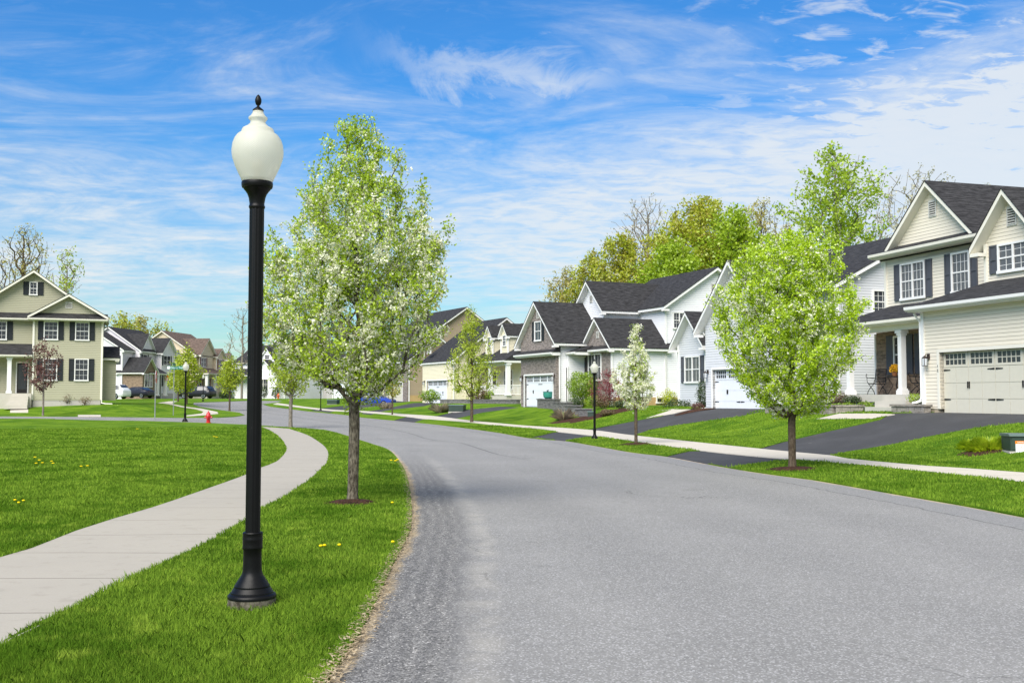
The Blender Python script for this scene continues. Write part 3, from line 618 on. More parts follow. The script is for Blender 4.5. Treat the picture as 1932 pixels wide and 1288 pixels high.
    def lantern(s, u, v, z):
        MB().box(u-.06, u+.06, v-.04, v, z-.02, z+.16).tube([(u, v-.02, z+.1), (u, v-.12, z+.14), (u, v-.17, z+.08)], .015, 5).lathe([(.09, z-.0), (.10, z+.02), (.03, z+.08), (.0, z+.09)], 8, (u, v-.17)).box(u-.075, u+.075, v-.245, v-.095, z-.27, z-.25).box(u-.075, u-.063, v-.245, v-.233, z-.25, z+.005).box(u+.063, u+.075, v-.245, v-.233, z-.25, z+.005).box(u-.06, u+.06, v-.095, v-.0, z-.03, z+.04).build('wall_lantern', 'bronze', s.e)
        f = MB()
        MB().lathe([(.065, z-.25), (.085, z-.01)], 6, (u, v-.17)).build('lantern_glass', 'head_clear', s.e)
    def door(s, u0, u1, z0, z1, v, mat='dark_door', glass=True):
        MB().box(u0-.09, u0, v-.05, v, z0, z1+.09).box(u1, u1+.09, v-.05, v, z0, z1+.09).box(u0, u1, v-.05, v, z1, z1+.09).build('door_frame', 'white_trim', s.e)
        d_ = MB().box(u0, u1, v-.03, v, z0, z1).build('door', mat, s.e)
        if glass: MB().box(u0+.1, u1-.1, v-.036, v-.031, z0+.3, z1-.12).build('pane', 'glass_dark', d_)
    def steps(s, u0, u1, v1, z, n=3, run=.32, mat='step_concrete', rise=None):
        rise = rise or z/n; mb = MB()
        for k in range(n): mb.box(u0-k*.12, u1, v1-(k+1)*run, v1-k*run-.001, -.3, z-rise*(k+1)+.0)
        mb.build('steps', mat, s.e)
    def railing(s, P, Q, z0, h=.9):
        P = np.array(P); Q = np.array(Q); L = np.linalg.norm(Q-P); n = int(L/.13); mb = MB()
        mb.tube([(P[0], P[1], z0+h), (Q[0], Q[1], z0+h)], .04, 4).tube([(P[0], P[1], z0+.1), (Q[0], Q[1], z0+.1)], .035, 4)
        for i in range(n+1): c_ = P+(Q-P)*i/n; mb.box(c_[0]-.018, c_[0]+.018, c_[1]-.018, c_[1]+.018, z0+.1, z0+h)
        mb.build('railing', 'white_trim', s.e)
    def w(s, u, v, z=0): return s.O+s.u*u+s.v*v+np.array([0, 0, z])

# --- cream house, right foreground
h = House('cream_house', 'cream-sided house with wide cream carriage garage door and stone porch wall at the right edge', O1, 17)
FR = -.5
h.box('foundation', 'foundation', -.76, 5.64, .27, 10.4, FR, .197)
h.garage(0, 4.88, 2.13, 0, -.82, 5.7, 3.6, 'cream_siding', 'cream_door', 'cream_trim', zb=.2)
h.box('foundation', 'foundation', -.78, -.13, .02, .24, FR, .195)
h.box('wall', 'cream_siding', -.79, 5.68, .26, 10.48, .2, 3.6)
h.box('corner_board', 'white_trim', -.90, -.76, -.05, .08, .18, 3.55)
h.shed(-1.15, 6.1, -.45, 2.6, 3.78, 4.98, hl=2.9, hr=.0)
h.box('wall', 'cream_siding', -6.2, 5.7, 2.5, 10.5, 3.0, 6.2)
h.box('wall', 'cream_siding', -6.9, -.8, 2.56, 10.5, -.3, 3.2)
h.box('stone_wall', 'brown_stone', -6.9, -.83, 2.49, 2.555, .66, 3.25)
h.box('corner_board', 'white_trim', -6.98, -6.9, 2.44, 2.58, .66, 3.2)
h.box('corner_board', 'cream_trim', -6.27, -6.15, 2.44, 2.56, 3.6, 6.1)
# pent strip below the main gable, then the gable itself
h.shed(-6.65, -.3, 2.05, 3.2, 6.42, 6.95, trim='cream_trim')
h.gable(-5.55, -1.15, 2.55, 10, 6.5, 6.62, 8.66, 'v', 'cream_siding', oh=.30, rk=.36, corners=False, trim='cream_trim')
h.gable(-6.2, 5.7, 2.9, 10.5, 6.0, 6.22, 8.5, 'u', 'cream_siding', oh=.4, rk=.35, corners=False, trim='cream_trim')
h.gable(.62, 3.1, 1.5, 8, 3.9, 5.9, 7.32, 'v', 'cream_siding', oh=.34, rk=.42, trim='cream_trim', corners=True)
h.vent(-3.35, 7.55, .34, .55, 2.55); h.vent(1.86, 6.35, .34, .55, 1.5)
h.window(-5.25, -3.78, 4.45, 5.9, 2.5, n=2, grid=(3, 4), sh='shutter_slate', shw=.36, pane='glass_curtain')
h.window(-2.30, -1.32, 4.45, 5.95, 2.5, n=1, grid=(4, 4), sh='shutter_slate', shw=.34, pane='glass_curtain')
h.window(1.20, 2.60, 4.78, 5.75, 1.5, n=2, grid=(2, 4), sh='shutter_slate', shw=.36, pane='glass_curtain')
# porch
h.box('porch_floor', 'step_concrete', -8.3, -.85, .62, 2.48, .42, .70)
h.box('porch_base', 'foundation_grey', -8.2, -.87, .72, 2.44, -.5, .42)
h.shed(-7.3, -.84, .45, 2.5, 3.52, 4.28, hl=1.4, trim='cream_trim')
h.box('porch_beam', 'cream_trim', -7.1, -.86, .82, 1.12, 3.12, 3.33)
h.column(-3.28, .97, .70, 3.12, .105); h.column(-6.55, .97, .70, 3.12, .105)
h.window(-5.75, -5.05, 1.55, 3.05, 2.49, grid=(2, 4), sh=None); h.window(-4.0, -3.1, 1.55, 3.05, 2.49, n=1, grid=(3, 4))
for x in (-6.2, -4.98): h.box('shutter', 'shutter_slate', x, x+.40, 2.43, 2.487, 1.5, 3.08)
for x in (-4.45, -3.02): h.box('shutter', 'shutter_slate', x, x+.36, 2.43, 2.487, 1.5, 3.08)
h.lantern(-.55, 0, 1.95)
h.steps(-4.0, -2.2, .62, .70, 3, .36)
h.downspout(-.95, .05, .35, 3.5, kick=-.0)
# number on the garage trim
for k, ch in enumerate('12'):
    fc = bpy.data.curves.new('house_number', 'FONT'); fc.body = ch; fc.size = .13; fc.extrude = .004; fo = bpy.data.objects.new('tmp', fc); col.objects.link(fo)
    me = bpy.data.meshes.new_from_object(fo); bpy.data.objects.remove(fo); me.materials.append(MATS['iron']); o = bpy.data.objects.new('house_number', me); col.objects.link(o); o.parent = h.e
    o.location = (-.10, -.036, 1.62-k*.15); o.rotation_euler = (R(90), 0, 0)
H1 = h

# --- grey house
h = House('grey_house', 'light grey two-storey house with white garage door behind the green pear tree', O2, 20)
h.box('foundation', 'foundation', -.6, 5.0, .28, 8, -.6, .22)
h.garage(0, 4.62, 2.1, 0, -.66, 5.05, 4.3, 'grey_siding', zb=.2)
h.box('foundation', 'foundation', -.62, -.12, .02, .22, -.6, .195)
h.panel('wall', 'grey_siding', [(-.66, 4.3), (5.05, 4.3), (2.2, 7.1)], .25, .25)
h.gable(-.66, 5.05, .26, 6, .2, 4.3, 7.1, 'v', 'grey_siding', oh=.45, rk=.7, rk1=.3)
h.vent(2.2, 6.0, .3, .5, 0)
h.gable(-6.15, -3.2, 1.5, 6, .2, 3.7, 5.2, 'v', 'grey_siding', oh=.35, rk=.42)
h.box('foundation', 'foundation', -6.1, -3.2, 1.52, 5, -.6, .195)
h.window(-5.42, -3.75, 1.53, 2.98, 1.5, n=2, grid=(2, 2), sh='shutter_slate', shw=.36, pane='glass_curtain')
h.gable(-3.0, 6.0, 3.0, 13, .2, 5.85, 8.42, 'u', 'grey_siding', oh=.4, rk=.35)
h.box('foundation', 'foundation', -3, 5.97, 3.03, 12.9, -.6, .195)
h.window(4.95, 5.85, 4.6, 5.72, 6.0, 's', grid=(3, 4))
h.lantern(-.42, 0, 1.95)
h.downspout(-.75, .3, .1, 3.9, kick=-.1)
H2 = h

# --- white house with stone garage front
h = House('white_stone_house', 'white-sided house with grey stone garage gable and dark roofs, centre right', O3, 24)
h.garage(0, 4.5, 2.13, 0, -.63, 4.97, 4.45, 'grey_stone')
h.panel('wall', 'grey_stone', [(-.63, 4.45), (4.97, 4.45), (2.17, 7.0)], .25, .25)
h.gable(-.63, 4.97, .26, 7, -.5, 4.45, 7.0, 'v', 'white_siding', oh=.45, rk=.6, corners=False)
h.shed(-.85, 5.2, -.42, .24, 3.62, 4.0, fas=.22)
h.window(1.72, 2.80, 4.5, 5.85, 0, grid=(2, 2), sh='shutter_black', shw=.36); h.vent(2.2, 6.1, .28, .42, 0)
h.lantern(-.32, 0, 2.0); h.lantern(4.75, 0, 2.0)
h.gable(1.55, 5.35, 3.5, 10, 4, 6.65, 8.45, 'v', 'white_siding', oh=.4, rk=.45)
h.window(2.45, 4.3, 4.55, 6.05, 3.5, n=2, grid=(2, 4), sh='shutter_black', shw=.34); h.vent(3.45, 7.2, .28, .42, 3.5)
h.gable(1.0, 8.7, 6.2, 14, -.5, 6.6, 9.15, 'u', 'white_siding', oh=.35, rk=.4)
h.gable(5.2, 8.7, 2.15, 6.15, -.5, 3.95, 5.62, 'v', 'white_siding', oh=.35, rk=.35)
h.panel('stone_front', 'grey_stone', [(5.2, .3), (8.7, .3), (8.7, 3.95), (6.95, 5.55), (5.2, 3.95)], 2.15, .05)
h.shed(4.95, 8.95, 1.75, 2.09, 3.74, 3.98, fas=.18)
h.window(5.65, 7.45, 1.72, 3.5, 2.10, n=2, grid=(2, 2), pane='glass_dark'); h.vent(6.95, 4.55, .26, .36, 2.10)
h.box('porch_roof_wall', 'white_siding', 4.98, 5.2, .8, 5.9, -.5, 3.4)
h.shed(4.7, 6.3, .75, 3.9, 3.62, 4.6, fas=.2)
h.door(4.99, 5.16, .35, 2.6, .78)
h.box('dark_entry', 'dark_door', 5.1, 5.62, 2.02, 2.09, .35, 3.3)
h.window(6.75, 7.75, 5.15, 6.25, 8.7, 's', n=2, grid=(2, 3)); h.window(11.3, 12.1, 5.15, 6.25, 8.7, 's', grid=(2, 3)); h.vent(10.1, 7.6, .5, .6, 8.7, 's')
h.box('foundation', 'ochre_foundation', 5.25, 8.73, 2.12, 13.9, -.8, .62)
h.window(5.4, 6.5, .25, .62, 8.74, 's', n=2, grid=(1, 1), sash=False)
h.box('utility_meter', 'galvanised', 8.71, 8.85, 8.6, 8.85, .8, 1.5)
h.downspout(5.05, .3, .1, 4.2, kick=.1)
H3 = h

# --- yellow house with dormers
h = House('yellow_house', 'pale yellow house with two dormers and white porch railing beyond the stone garage', O4, 27)
h.garage(0, 4.9, 2.2, 0, -1.1, 5.9, 4.1, 'yellow_siding')
h.gable(-1.1, 5.9, .26, 11, -.5, 4.1, 8.0, 'u', 'yellow_siding', oh=.4, rk=.4)
h.window(-.4, .5, 4.9, 5.9, .25, grid=(2, 2))
h.gable(5.95, 13.3, 3.9, 11, -.5, 4.7, 7.5, 'u', 'yellow_siding', oh=.3, rk=.35)
h.shed(5.9, 13.6, 1.7, 4.2, 3.85, 5.3)
for c_ in (7.95, 11.05): 
    h.gable(c_-.7, c_+.7, 3.0, 7, 4.3, 6.2, 7.05, 'v', 'yellow_siding', oh=.2, rk=.25); h.window(c_-.35, c_+.35, 5.2, 6.2, 3.0, grid=(2, 4))
h.panel('wall', 'yellow_siding', [(5.95, 3.4), (13.4, 3.4), (13.4, 3.66), (5.95, 3.66)], 2.2, .1)
h.box('porch_floor', 'step_concrete', 6.0, 13.4, 2.0, 3.9, -.4, .75)
h.column(13.3, 2.2, .75, 3.6, .17); h.column(9.8, 2.2, .75, 3.6, .15); h.railing((6.0, 2.2), (13.3, 2.2), .75); h.railing((13.3, 2.2), (13.3, 3.8), .75)
h.door(6.6, 7.6, .75, 2.9, 3.9); h.window(9.2, 11.0, 1.3, 3.1, 3.9, n=2, grid=(1, 2)); h.window(4.4, 5.4, 1.2, 2.9, 13.3, 's')
h.lantern(-.5, 0, 2.1); h.lantern(5.3, 0, 2.1)
# --- tan house
h = House('tan_house', 'tan-brown sided house with big near gable behind the blue car', O5, 28)
h.garage(.2, 4.7, 2.15, -1, -1, 6, 4.5, 'grey_stone', 'cream_door')
h.gable(-1, 6, -.74, 6, -.5, 4.6, 7.2, 'u', 'tan_siding', oh=.35, rk=.3)
h.box('foundation', 'ochre_foundation', -1, 6.03, -.7, 14, -.8, .75)
h.gable(-6, 6, 1.05, 11.2, -.5, 7.0, 10.5, 'u', 'tan_siding', oh=.45, rk=.4)
h.window(3.6, 4.4, 5.6, 6.6, 6, 's', grid=(2, 3)); h.window(3.6, 4.5, 1.6, 3.0, 6, 's', grid=(2, 3)); h.window(-1.6, -.4, 4.9, 6.2, 1.05, grid=(3, 4), sh='shutter_black')

# --- sage house, far left
OL1 = at(190, 763, 84)
h = House('sage_house', 'sage green two-storey house with black shutters at the left edge', OL1, 111)
h.gable(-4.95, 0, 0, 8, .35, 6.95, 8.45, 'v', 'sage_siding', oh=.45, rk=.5, trim='cream_trim')
h.shed(-5.35, .4, -.55, .0, 6.72, 7.15, trim='cream_trim')
h.gable(-9.9, -.3, 1.2, 11, .35, 6.9, 10.35, 'v', 'sage_siding', oh=.45, rk=.55, trim='cream_trim')
h.shed(-10.3, -4.97, .65, 1.2, 6.75, 7.2, trim='cream_trim')
h.box('foundation', 'foundation_grey', -4.93, -.02, .03, 8, -.6, .6); h.box('foundation', 'foundation_grey', -9.9, -4.95, 1.25, 8, -.6, .6)
h.vent(-2.48, 7.6, .4, .4, 0)
for x0 in (-4.25, -1.98):
    h.window(x0, x0+1.03, 5.05, 6.5, 0, grid=(3, 4), sh='shutter_black', shw=.38); h.window(x0, x0+1.03, 1.88, 3.6, 0, grid=(3, 4), sh='shutter_black', shw=.38)
h.window(-5.42, -4.83, 8.62, 9.66, 1.2, grid=(2, 4), sh='shutter_black', shw=.40); h.window(-7.95, -6.95, 5.05, 6.5, 1.2, grid=(3, 4), sh='shutter_black', shw=.4)
h.shed(-10.3, -5.0, -.5, 1.2, 3.85, 4.75, trim='cream_trim'); h.box('porch_floor', 'step_concrete', -10.2, -5.0, -.3, 1.18, -.3, .88)
h.column(-6.6, -.1, .88, 3.65, .15); h.column(-9.6, -.1, .88, 3.65, .16); h.door(-6.15, -5.4, .9, 3.25, 1.2); h.window(-9.3, -7.4, 1.9, 3.4, 1.2, n=2, grid=(2, 2))
h.steps(-6.45, -5.2, -.3, .88, 4, .34); h.downspout(.06, -.02, 0, 6.6, 'cream_trim', .5); h.downspout(-5.02, .55, 3.9, 6.5, 'cream_trim', .0)
h.gable(.05, 1.1, 1.2, 4.2, .35, 3.7, 4.5, 'u', 'sage_siding', oh=.3, rk=.25, trim='cream_trim', corners=False)
# --- lilac-white house
OL2 = at(262, 749, 150)
h = House('pale_lilac_house', 'pale lilac-white house with stone bay gable behind the white suv, second from left', OL2, 172)
h.gable(0, 9.2, 0, 9.4, -.5, 6.6, 9.8, 'u', 'lilac_siding', oh=.4, rk=.35)
h.gable(-3.0, 0, 1.0, 9.0, -.5, 6.55, 9.0, 'u', 'lilac_siding', oh=.35, rk=.3)
h.gable(4.6, 8.8, -1.0, 5, -.5, 6.6, 8.5, 'v', 'lilac_siding', oh=.4, rk=.4); h.gable(.7, 4.2, .1, 4, 6.6, 6.9, 8.9, 'v', 'lilac_siding', oh=.3, rk=.3, corners=False)
h.gable(-2.9, .9, -2.0, 1.5, -.5, 3.6, 5.4, 'v', 'brown_stone', oh=.4, rk=.4, corners=False); h.shed(-1.2, 4.3, -2.2, 0, 3.4, 4.6)
h.window(-2.4, -.1, 1.4, 3.25, -2.0, n=3, grid=(1, 2)); h.window(.9, 2.2, 4.6, 6.1, 0, grid=(2, 3), sh='shutter_black'); h.window(5.2, 7.4, 4.65, 6.1, -1.0, n=2, grid=(1, 2), sh='shutter_black'); h.window(5.2, 7.4, 1.6, 3.3, -1.0, n=2, grid=(1, 2), sh='shutter_black')
h.door(1.9, 2.8, .4, 2.5, 0); h.column(1.5, -2, .2, 3.3, .2); h.column(3.9, -2, .2, 3.3, .2); h.box('foundation', 'foundation_grey', 4.55, 8.85, -1.05, .5, -.5, .6)
h.gable(9.2, 17, 1.5, 8.5, -.5, 4.3, 7.6, 'u', 'lilac_siding', oh=.4, rk=.3); h.gable(10.5, 14.5, .4, 4, 3.5, 4.4, 7.0, 'v', 'lilac_siding', oh=.3, rk=.3, corners=False)
h.box('dark_opening', 'dark_door', 9.7, 12.5, 1.44, 1.49, -.2, 2.4); HL2 = h
mb = h.window(1.2, 2.9, 4.5, 5.8, -3.0, 's', n=2, grid=(1, 2), sh=None)
# --- beige house
OL3 = at(366, 749, 170)
h = House('beige_house', 'beige house with brown roof and red shutters, left of the lamp post in the distance', OL3, 172)
h.gable(0, 10, 0, 11, -.5, 6.8, 10.5, 'u', 'beige_siding', 'brown_shingle', oh=.4, rk=.4, trim='cream_trim'); h.gable(1.0, 6.6, -.4, 5, 3, 7.0, 9.4, 'v', 'beige_siding', 'brown_shingle', oh=.4, rk=.4, trim='cream_trim')
h.gable(6.4, 9.6, -.9, 4, 3.4, 6.8, 7.9, 'v', 'beige_siding', 'brown_shingle', oh=.35, rk=.35, trim='cream_trim')
h.shed(-.2, 10.2, -2.4, 0, 3.85, 4.9, 'brown_shingle', trim='cream_trim'); h.box('porch_floor', 'step_concrete', 0, 10, -2.2, 0, -.3, .5)
for x in (.3, 3.4, 6.4): h.column(x, -2, .5, 3.6, .2)
h.window(1.4, 3.4, 4.9, 6.4, -.4, n=2, grid=(2, 2), sh='shutter_red'); h.window(7.2, 8.7, 4.8, 6.3, -.9, grid=(2, 3), sh='shutter_red'); h.window(1.2, 2.6, 1.4, 3.2, 0, n=1, grid=(2, 2), sh='shutter_red'); h.window(4.4, 5.8, 1.4, 3.2, 0, grid=(2, 2), sh='shutter_red'); h.door(7.6, 8.6, .5, 2.7, 0, 'shutter_red')
# --- house with two dormers, further
OL4 = at(410, 748, 192)
h = House('dormered_far_house', 'small beige far house with two dormers and white garage, just left of the lamp post', OL4, 172)
h.gable(0, 13, 0, 9, -.5, 4.6, 8.0, 'u', 'beige_siding', 'brown_shingle', oh=.4, rk=.4)
for c_ in (2.2, 6.2): h.gable(c_-.9, c_+.9, .3, 5, 4.6, 6.9, 7.9, 'v', 'beige_siding', 'brown_shingle', oh=.2, rk=.25); h.window(c_-.4, c_+.4, 5.7, 6.9, .3, grid=(2, 3))
h.garage(3.5, 12.2, 2.9, -.4, 0, 13, 4.2, 'beige_siding', lights=False, hinges=False)
# --- white house right behind the lamp post
OL6 = at(470, 750, 168)
h = House('white_gabled_house', 'white house with two front gables between the lamp post and the tall pear tree', OL6, 60)
h.gable(-3, 7.4, 0, 9, -.5, 5.6, 8.3, 'u', 'white_siding', oh=.4, rk=.4); h.gable(2.2, 7.2, -1.5, 4, -.5, 3.6, 5.7, 'v', 'white_siding', oh=.4, rk=.4); h.gable(2.4, 5.6, -.3, 5, 5.0, 5.7, 7.6, 'v', 'white_siding', oh=.3, rk=.3, corners=False)
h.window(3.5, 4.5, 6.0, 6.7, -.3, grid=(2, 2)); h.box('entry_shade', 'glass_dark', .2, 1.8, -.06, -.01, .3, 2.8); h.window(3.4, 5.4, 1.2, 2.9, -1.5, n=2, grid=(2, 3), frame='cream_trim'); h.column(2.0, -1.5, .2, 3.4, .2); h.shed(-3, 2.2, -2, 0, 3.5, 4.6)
h = House('grey_gabled_house', 'grey-brown far house with tall side gable seen just left of the tall pear tree', at(505, 750, 188), 60)
h.gable(-2, 9, 0, 10, -.5, 7.0, 11.0, 'v', 'grey_far_siding', oh=.4, rk=.4); h.gable(9, 15, 2, 9, -.5, 5.0, 7.5, 'u', 'grey_far_siding', oh=.4, rk=.3)
h = House('grey_garage_house', 'far grey house with white garage door behind the tall pear trunk', at(640, 750, 165), 50)
h.garage(-1.5, 3.6, 2.3, 0, -3, 6, 3.6, 'grey_far_siding', lights=False, hinges=False); h.gable(-3, 6, .26, 9, -.5, 3.8, 6.2, 'v', 'grey_far_siding', oh=.4, rk=.4); h.gable(6, 13, 1, 9, -.5, 6.0, 9.0, 'u', 'yellow_siding', oh=.4, rk=.4)

# ------------------------------------------------------------------ trees
def tube_edges(mb, P, par, rad, thr=0):
    for i in range(len(P)):
        j = par[i]
        if j < 0: continue
        r0, r1 = rad[j], rad[i]; r0 = min(r0, r1*1.6+.002)
        if r1 < thr: continue
        mb.tube([P[j], P[i]], [r0, r1], 8 if r1 > .04 else 5 if r1 > .012 else 3, cap=False)
def make_tree(name, label, base, H, prof, z0, nt_, leaves, bark_='brown_bark', seed=1, trunk_r=.1, tip_r=.004, fork=None, leader=.9, lobes=(), up=.55, step=.3, lean=(0, 0), group=None, cat='tree', jit=.25, thr=0, wob=.04, lump=.22):
    rg = np.random.default_rng(seed); fork = fork or z0*.8; root = empty(name, tuple(base), 0, label=label, cat=cat, group=group)
    zs = np.array([p[0] for p in prof]); ws = np.array([p[1] for p in prof])
    P = [np.zeros(3)]; par = [-1]; n = max(4, int(H*leader/step*.8))
    for k in range(1, n+1):
        z = H*leader*k/n; P.append(np.array([lean[0]*z/H+rg.normal(0, wob)*(z > fork)*.6, lean[1]*z/H+rg.normal(0, wob)*(z > fork)*.6, z])); par.append(k-1)
    tg = []
    while len(tg) < nt_:
        z = rg.uniform(z0, H); w_ = np.interp((z-z0)/(H-z0), zs, ws)
        if rg.uniform() > (w_/ws.max())**1.3+.04: continue
        a = rg.uniform(0, 2*math.pi); r = w_*rg.uniform(0, 1)**.55*(1+lump*math.sin(a*3+z*2.2+seed)+.12*math.sin(a*7-z*5)); tg.append(np.array([lean[0]*z/H+r*math.cos(a), lean[1]*z/H+r*math.sin(a), z]))
    for (lx, ly, l0, l1, lr, ln) in lobes:
        for _ in range(ln):
            z = rg.uniform(l0, l1); t = (z-l0)/(l1-l0); rr = lr*math.sin(math.pi*min(1, .25+t*.75))*rg.uniform()**.5+.03; a = rg.uniform(0, 6.283); tg.append(np.array([lx*(.75+.25*t)+rr*math.cos(a), ly+rr*math.sin(a), z]))
    tg.sort(key=lambda t: math.hypot(t[0], t[1])*1.0+abs(t[2]-fork)*.35)
    tips = []
    PA = np.zeros((20000, 3)); cnt = len(P); PA[:cnt] = P
    for t in tg:
        D = t-PA[:cnt]; hd = np.hypot(D[:, 0], D[:, 1]); dist = np.linalg.norm(D, axis=1)
        cost = dist+np.where(D[:, 2] < hd*up, (hd*up-D[:, 2])*1.8, 0)+np.where(PA[:cnt, 2] < fork, 50, 0)
        i = int(np.argmin(cost)); d = dist[i]; m_ = max(1, int(d/step)); p0 = PA[i].copy(); ctrl = p0+(t-p0)*.5+np.array([(t-p0)[0]*.12, (t-p0)[1]*.12, -.10*d])+rg.normal(0, jit*.12*d, 3)
        last = i
        for k in range(1, m_+1):
            s_ = k/m_; q = (1-s_)**2*p0+2*s_*(1-s_)*ctrl+s_*s_*t
            if cnt < 19990: PA[cnt] = q; par.append(last); last = cnt; cnt += 1
        tips.append(last)
    P = PA[:cnt]; rad = np.zeros(cnt); ch = np.zeros(cnt)
    for i in range(cnt-1, -1, -1):
        if rad[i] == 0: rad[i] = tip_r**2.3
        if par[i] >= 0: rad[par[i]] += rad[i]
    rad = rad**(1/2.3); rad *= 1; rad = np.where(rad > tip_r*1.01, tip_r+(rad-tip_r)*(trunk_r-tip_r)/(rad[1]-tip_r), tip_r)
    rad[0] = trunk_r*1.25
    mb = MB(); tube_edges(mb, [tuple(p) for p in P], par, rad, thr)
    mb.add([(0, 0, -.2)], []); mb.tube([(0, 0, -.25), (0, 0, .02)], [trunk_r*1.5, trunk_r*1.22], 8)
    mb.build('trunk', bark_, root, smooth=True, recalc=False)
    thin = np.where((rad < tip_r*6.5) & (P[:, 2] > z0*.92))[0]
    for L in leaves:
        n = L['n']; cl = L.get('cl', 7); nc = n//cl; idx = rg.choice(thin, nc)
        pa = np.array(par)[idx]; s_ = rg.uniform(0, 1, nc)[:, None]; c_ = P[idx]*s_+P[pa]*(1-s_)+rg.normal(0, L['spread'], (nc, 3)); cs = L.get('cs', L['size']*1.7); c_ = np.repeat(c_, cl, 0)+rg.normal(0, 1, (nc*cl, 3))*cs
        wz = L.get('wz')
        if wz: t = np.clip((c_[:, 2]-z0)/(H-z0), 0, 1); c_ = c_[rg.uniform(0, 1, len(c_)) < np.interp(t, wz[0], wz[1])]
        if L.get('patch'):
            f_ = L['patch']; v_ = np.sin(c_[:, 0]*f_+seed)*np.sin(c_[:, 1]*f_*1.1+2)*np.sin(c_[:, 2]*f_*.9+1); c_ = c_[rg.uniform(-.6, .6, len(c_)) < v_*L.get('ps', 1)+.12]
        n = len(c_); q = L.get('q', 1)
        rc = rg.uniform(0, 1, n); c_ = np.repeat(c_, q, 0)+rg.normal(0, L['size']*.9, (n*q, 3))*(q > 1); rc = np.clip(np.repeat(rc, q)*.6+rg.uniform(0, .4, n*q), 0, 1); n = n*q
        nr = rg.normal(0, 1, (n, 3)); nr /= np.linalg.norm(nr, axis=1)[:, None]; a = np.cross(nr, rg.normal(0, 1, (n, 3))); a /= np.linalg.norm(a, axis=1)[:, None]; b = np.cross(nr, a)
        sz = L['size']*rg.uniform(.6, 1.35, n)[:, None]; asp = L.get('asp', .62)
        V = np.stack([c_-a*sz, c_-b*sz*asp+nr*sz*.18, c_+a*sz, c_+b*sz*asp+nr*sz*.18], 1)
        soup(L['name'], L['mat'], V, 4, rc, root)
    return root
def tb(px, py): return G(px, py)
# tall flowering pear beside the lamp
B = tb(665, 952); HT = (952-212)/F*B[1]*1.0; mulch(665, 953, .42, .36)
BEDS.append((B[0], B[1], .34))
pxm = B[1]/F
make_tree('pear_tree', 'tall white-flowering pear tree on the grass verge, right of the near lamp post', B, HT, [(0, .42), (.1, .90), (.2, 1.24), (.34, 1.46), (.5, 1.46), (.62, 1.26), (.74, .90), (.86, .54), (.95, .36), (1, .10)], 1.60, 860,
    [dict(name='blossom', mat='blossom', n=27000, spread=.05, size=.0150, q=5, asp=.9, patch=3.4, ps=1.1, cl=6, cs=.030, wz=([0, .55, .72, .85, 1], [.9, .9, .6, .2, .04])),
     dict(name='crown', mat='pear_leaf', n=60000, spread=.055, size=.0245, asp=.6, cl=8, wz=([0, .5, .8, 1], [.62, .7, 1, 1]))],
    'pear_bark', 3, .082, .0036, fork=1.22, lobes=[(-1.14, -.1, 2.05, 3.9, .36, 80), (1.25, 0, 2.9, 4.1, .34, 30), (-.72, .1, 3.4, 4.75, .28, 26)], up=.95, step=.16, lean=(.10, 0), jit=.5)
B = tb(1495, 887); mulch(1495, 888, .62, .5); BEDS.append((B[0], B[1], .5)); HT = (887-434)/F*B[1]
make_tree('pear_tree', 'round bright green pear tree with white blossom inside, in front of the grey house', B, HT, [(0, .35), (.12, .95), (.3, 1.48), (.5, 1.72), (.68, 1.66), (.82, 1.42), (.92, 1.05), (1, .55)], 1.12, 760,
    [dict(name='crown', mat='pear_leaf_bright', n=66000, cl=12, spread=.05, size=.027, asp=.7), dict(name='blossom', mat='blossom', n=17000, spread=.05, size=.019, q=4, cl=5, cs=.035, asp=.9, patch=2.2, wz=([0, .7, 1], [1, .8, .15]))],
    'brown_bark', 11, .085, .004, fork=1.15, lobes=[(.1, 0, 4.2, 5.3, .8, 40)], up=.75, step=.2, jit=.4, leader=.6, lump=.08)
B = tb(1200, 838); mulch(1200, 840, .6, .5); HT = (839-604)/F*B[1]
make_tree('pear_tree', 'slim young pear tree covered in white blossom beside the middle lamp post', B, HT, [(0, .25), (.1, .6), (.25, .80), (.42, .68), (.6, .42), (.75, .25), (.9, .14), (1, .04)], 1.25, 240,
    [dict(name='blossom', mat='blossom', n=3800, spread=.045, size=.022, q=4, asp=.9), dict(name='crown', mat='pear_leaf', n=3600, spread=.05, size=.028)], 'brown_bark', 5, .055, .004, fork=1.15, up=.9, step=.18)
# street trees further on: px, py base, top py, half width px, crown bottom px fraction
def street_tree(px, py, top, hw, cb, label, leaf, n, seed, size=.05, bark_='brown_bark', prof=None, cat='tree', name='street_tree', group=None, tr=.06, up=.7, n2=None, spread=.10, tgs=170, step=.3):
    B = tb(px, py); s_ = B[1]/F; H = (py-top)*s_; z0 = (py-cb)*s_; pr = [(t, w_*hw*s_) for t, w_ in (prof or [(0, .45), (.2, .9), (.4, 1), (.6, .85), (.8, .5), (1, .1)])]
    L = [dict(name='crown', mat=leaf, n=n, spread=spread, size=size)]
    if n2: L.append(dict(name='blossom', mat=n2[0], n=n2[1], spread=spread*.8, size=size*.8, q=2))
    return make_tree(name, label, B, H, pr, z0, tgs, L, bark_, seed, tr, .006, up=up, step=step, group=group)
street_tree(890, 797, 574, 48, 740, 'sparse light-green upright tree on the verge in front of the yellow house', 'young_leaf', 6500, 21, .055, prof=[(0, .55), (.12, .95), (.3, 1), (.5, .8), (.7, .5), (.85, .3), (1, .12)], tr=.09, up=1.1, tgs=260, spread=.08)
street_tree(740, 783, 690, 24, 745, 'thin pale young tree beside the right pavement in front of the blue car', 'olive_leaf', 900, 22, .07, tr=.05, tgs=60)
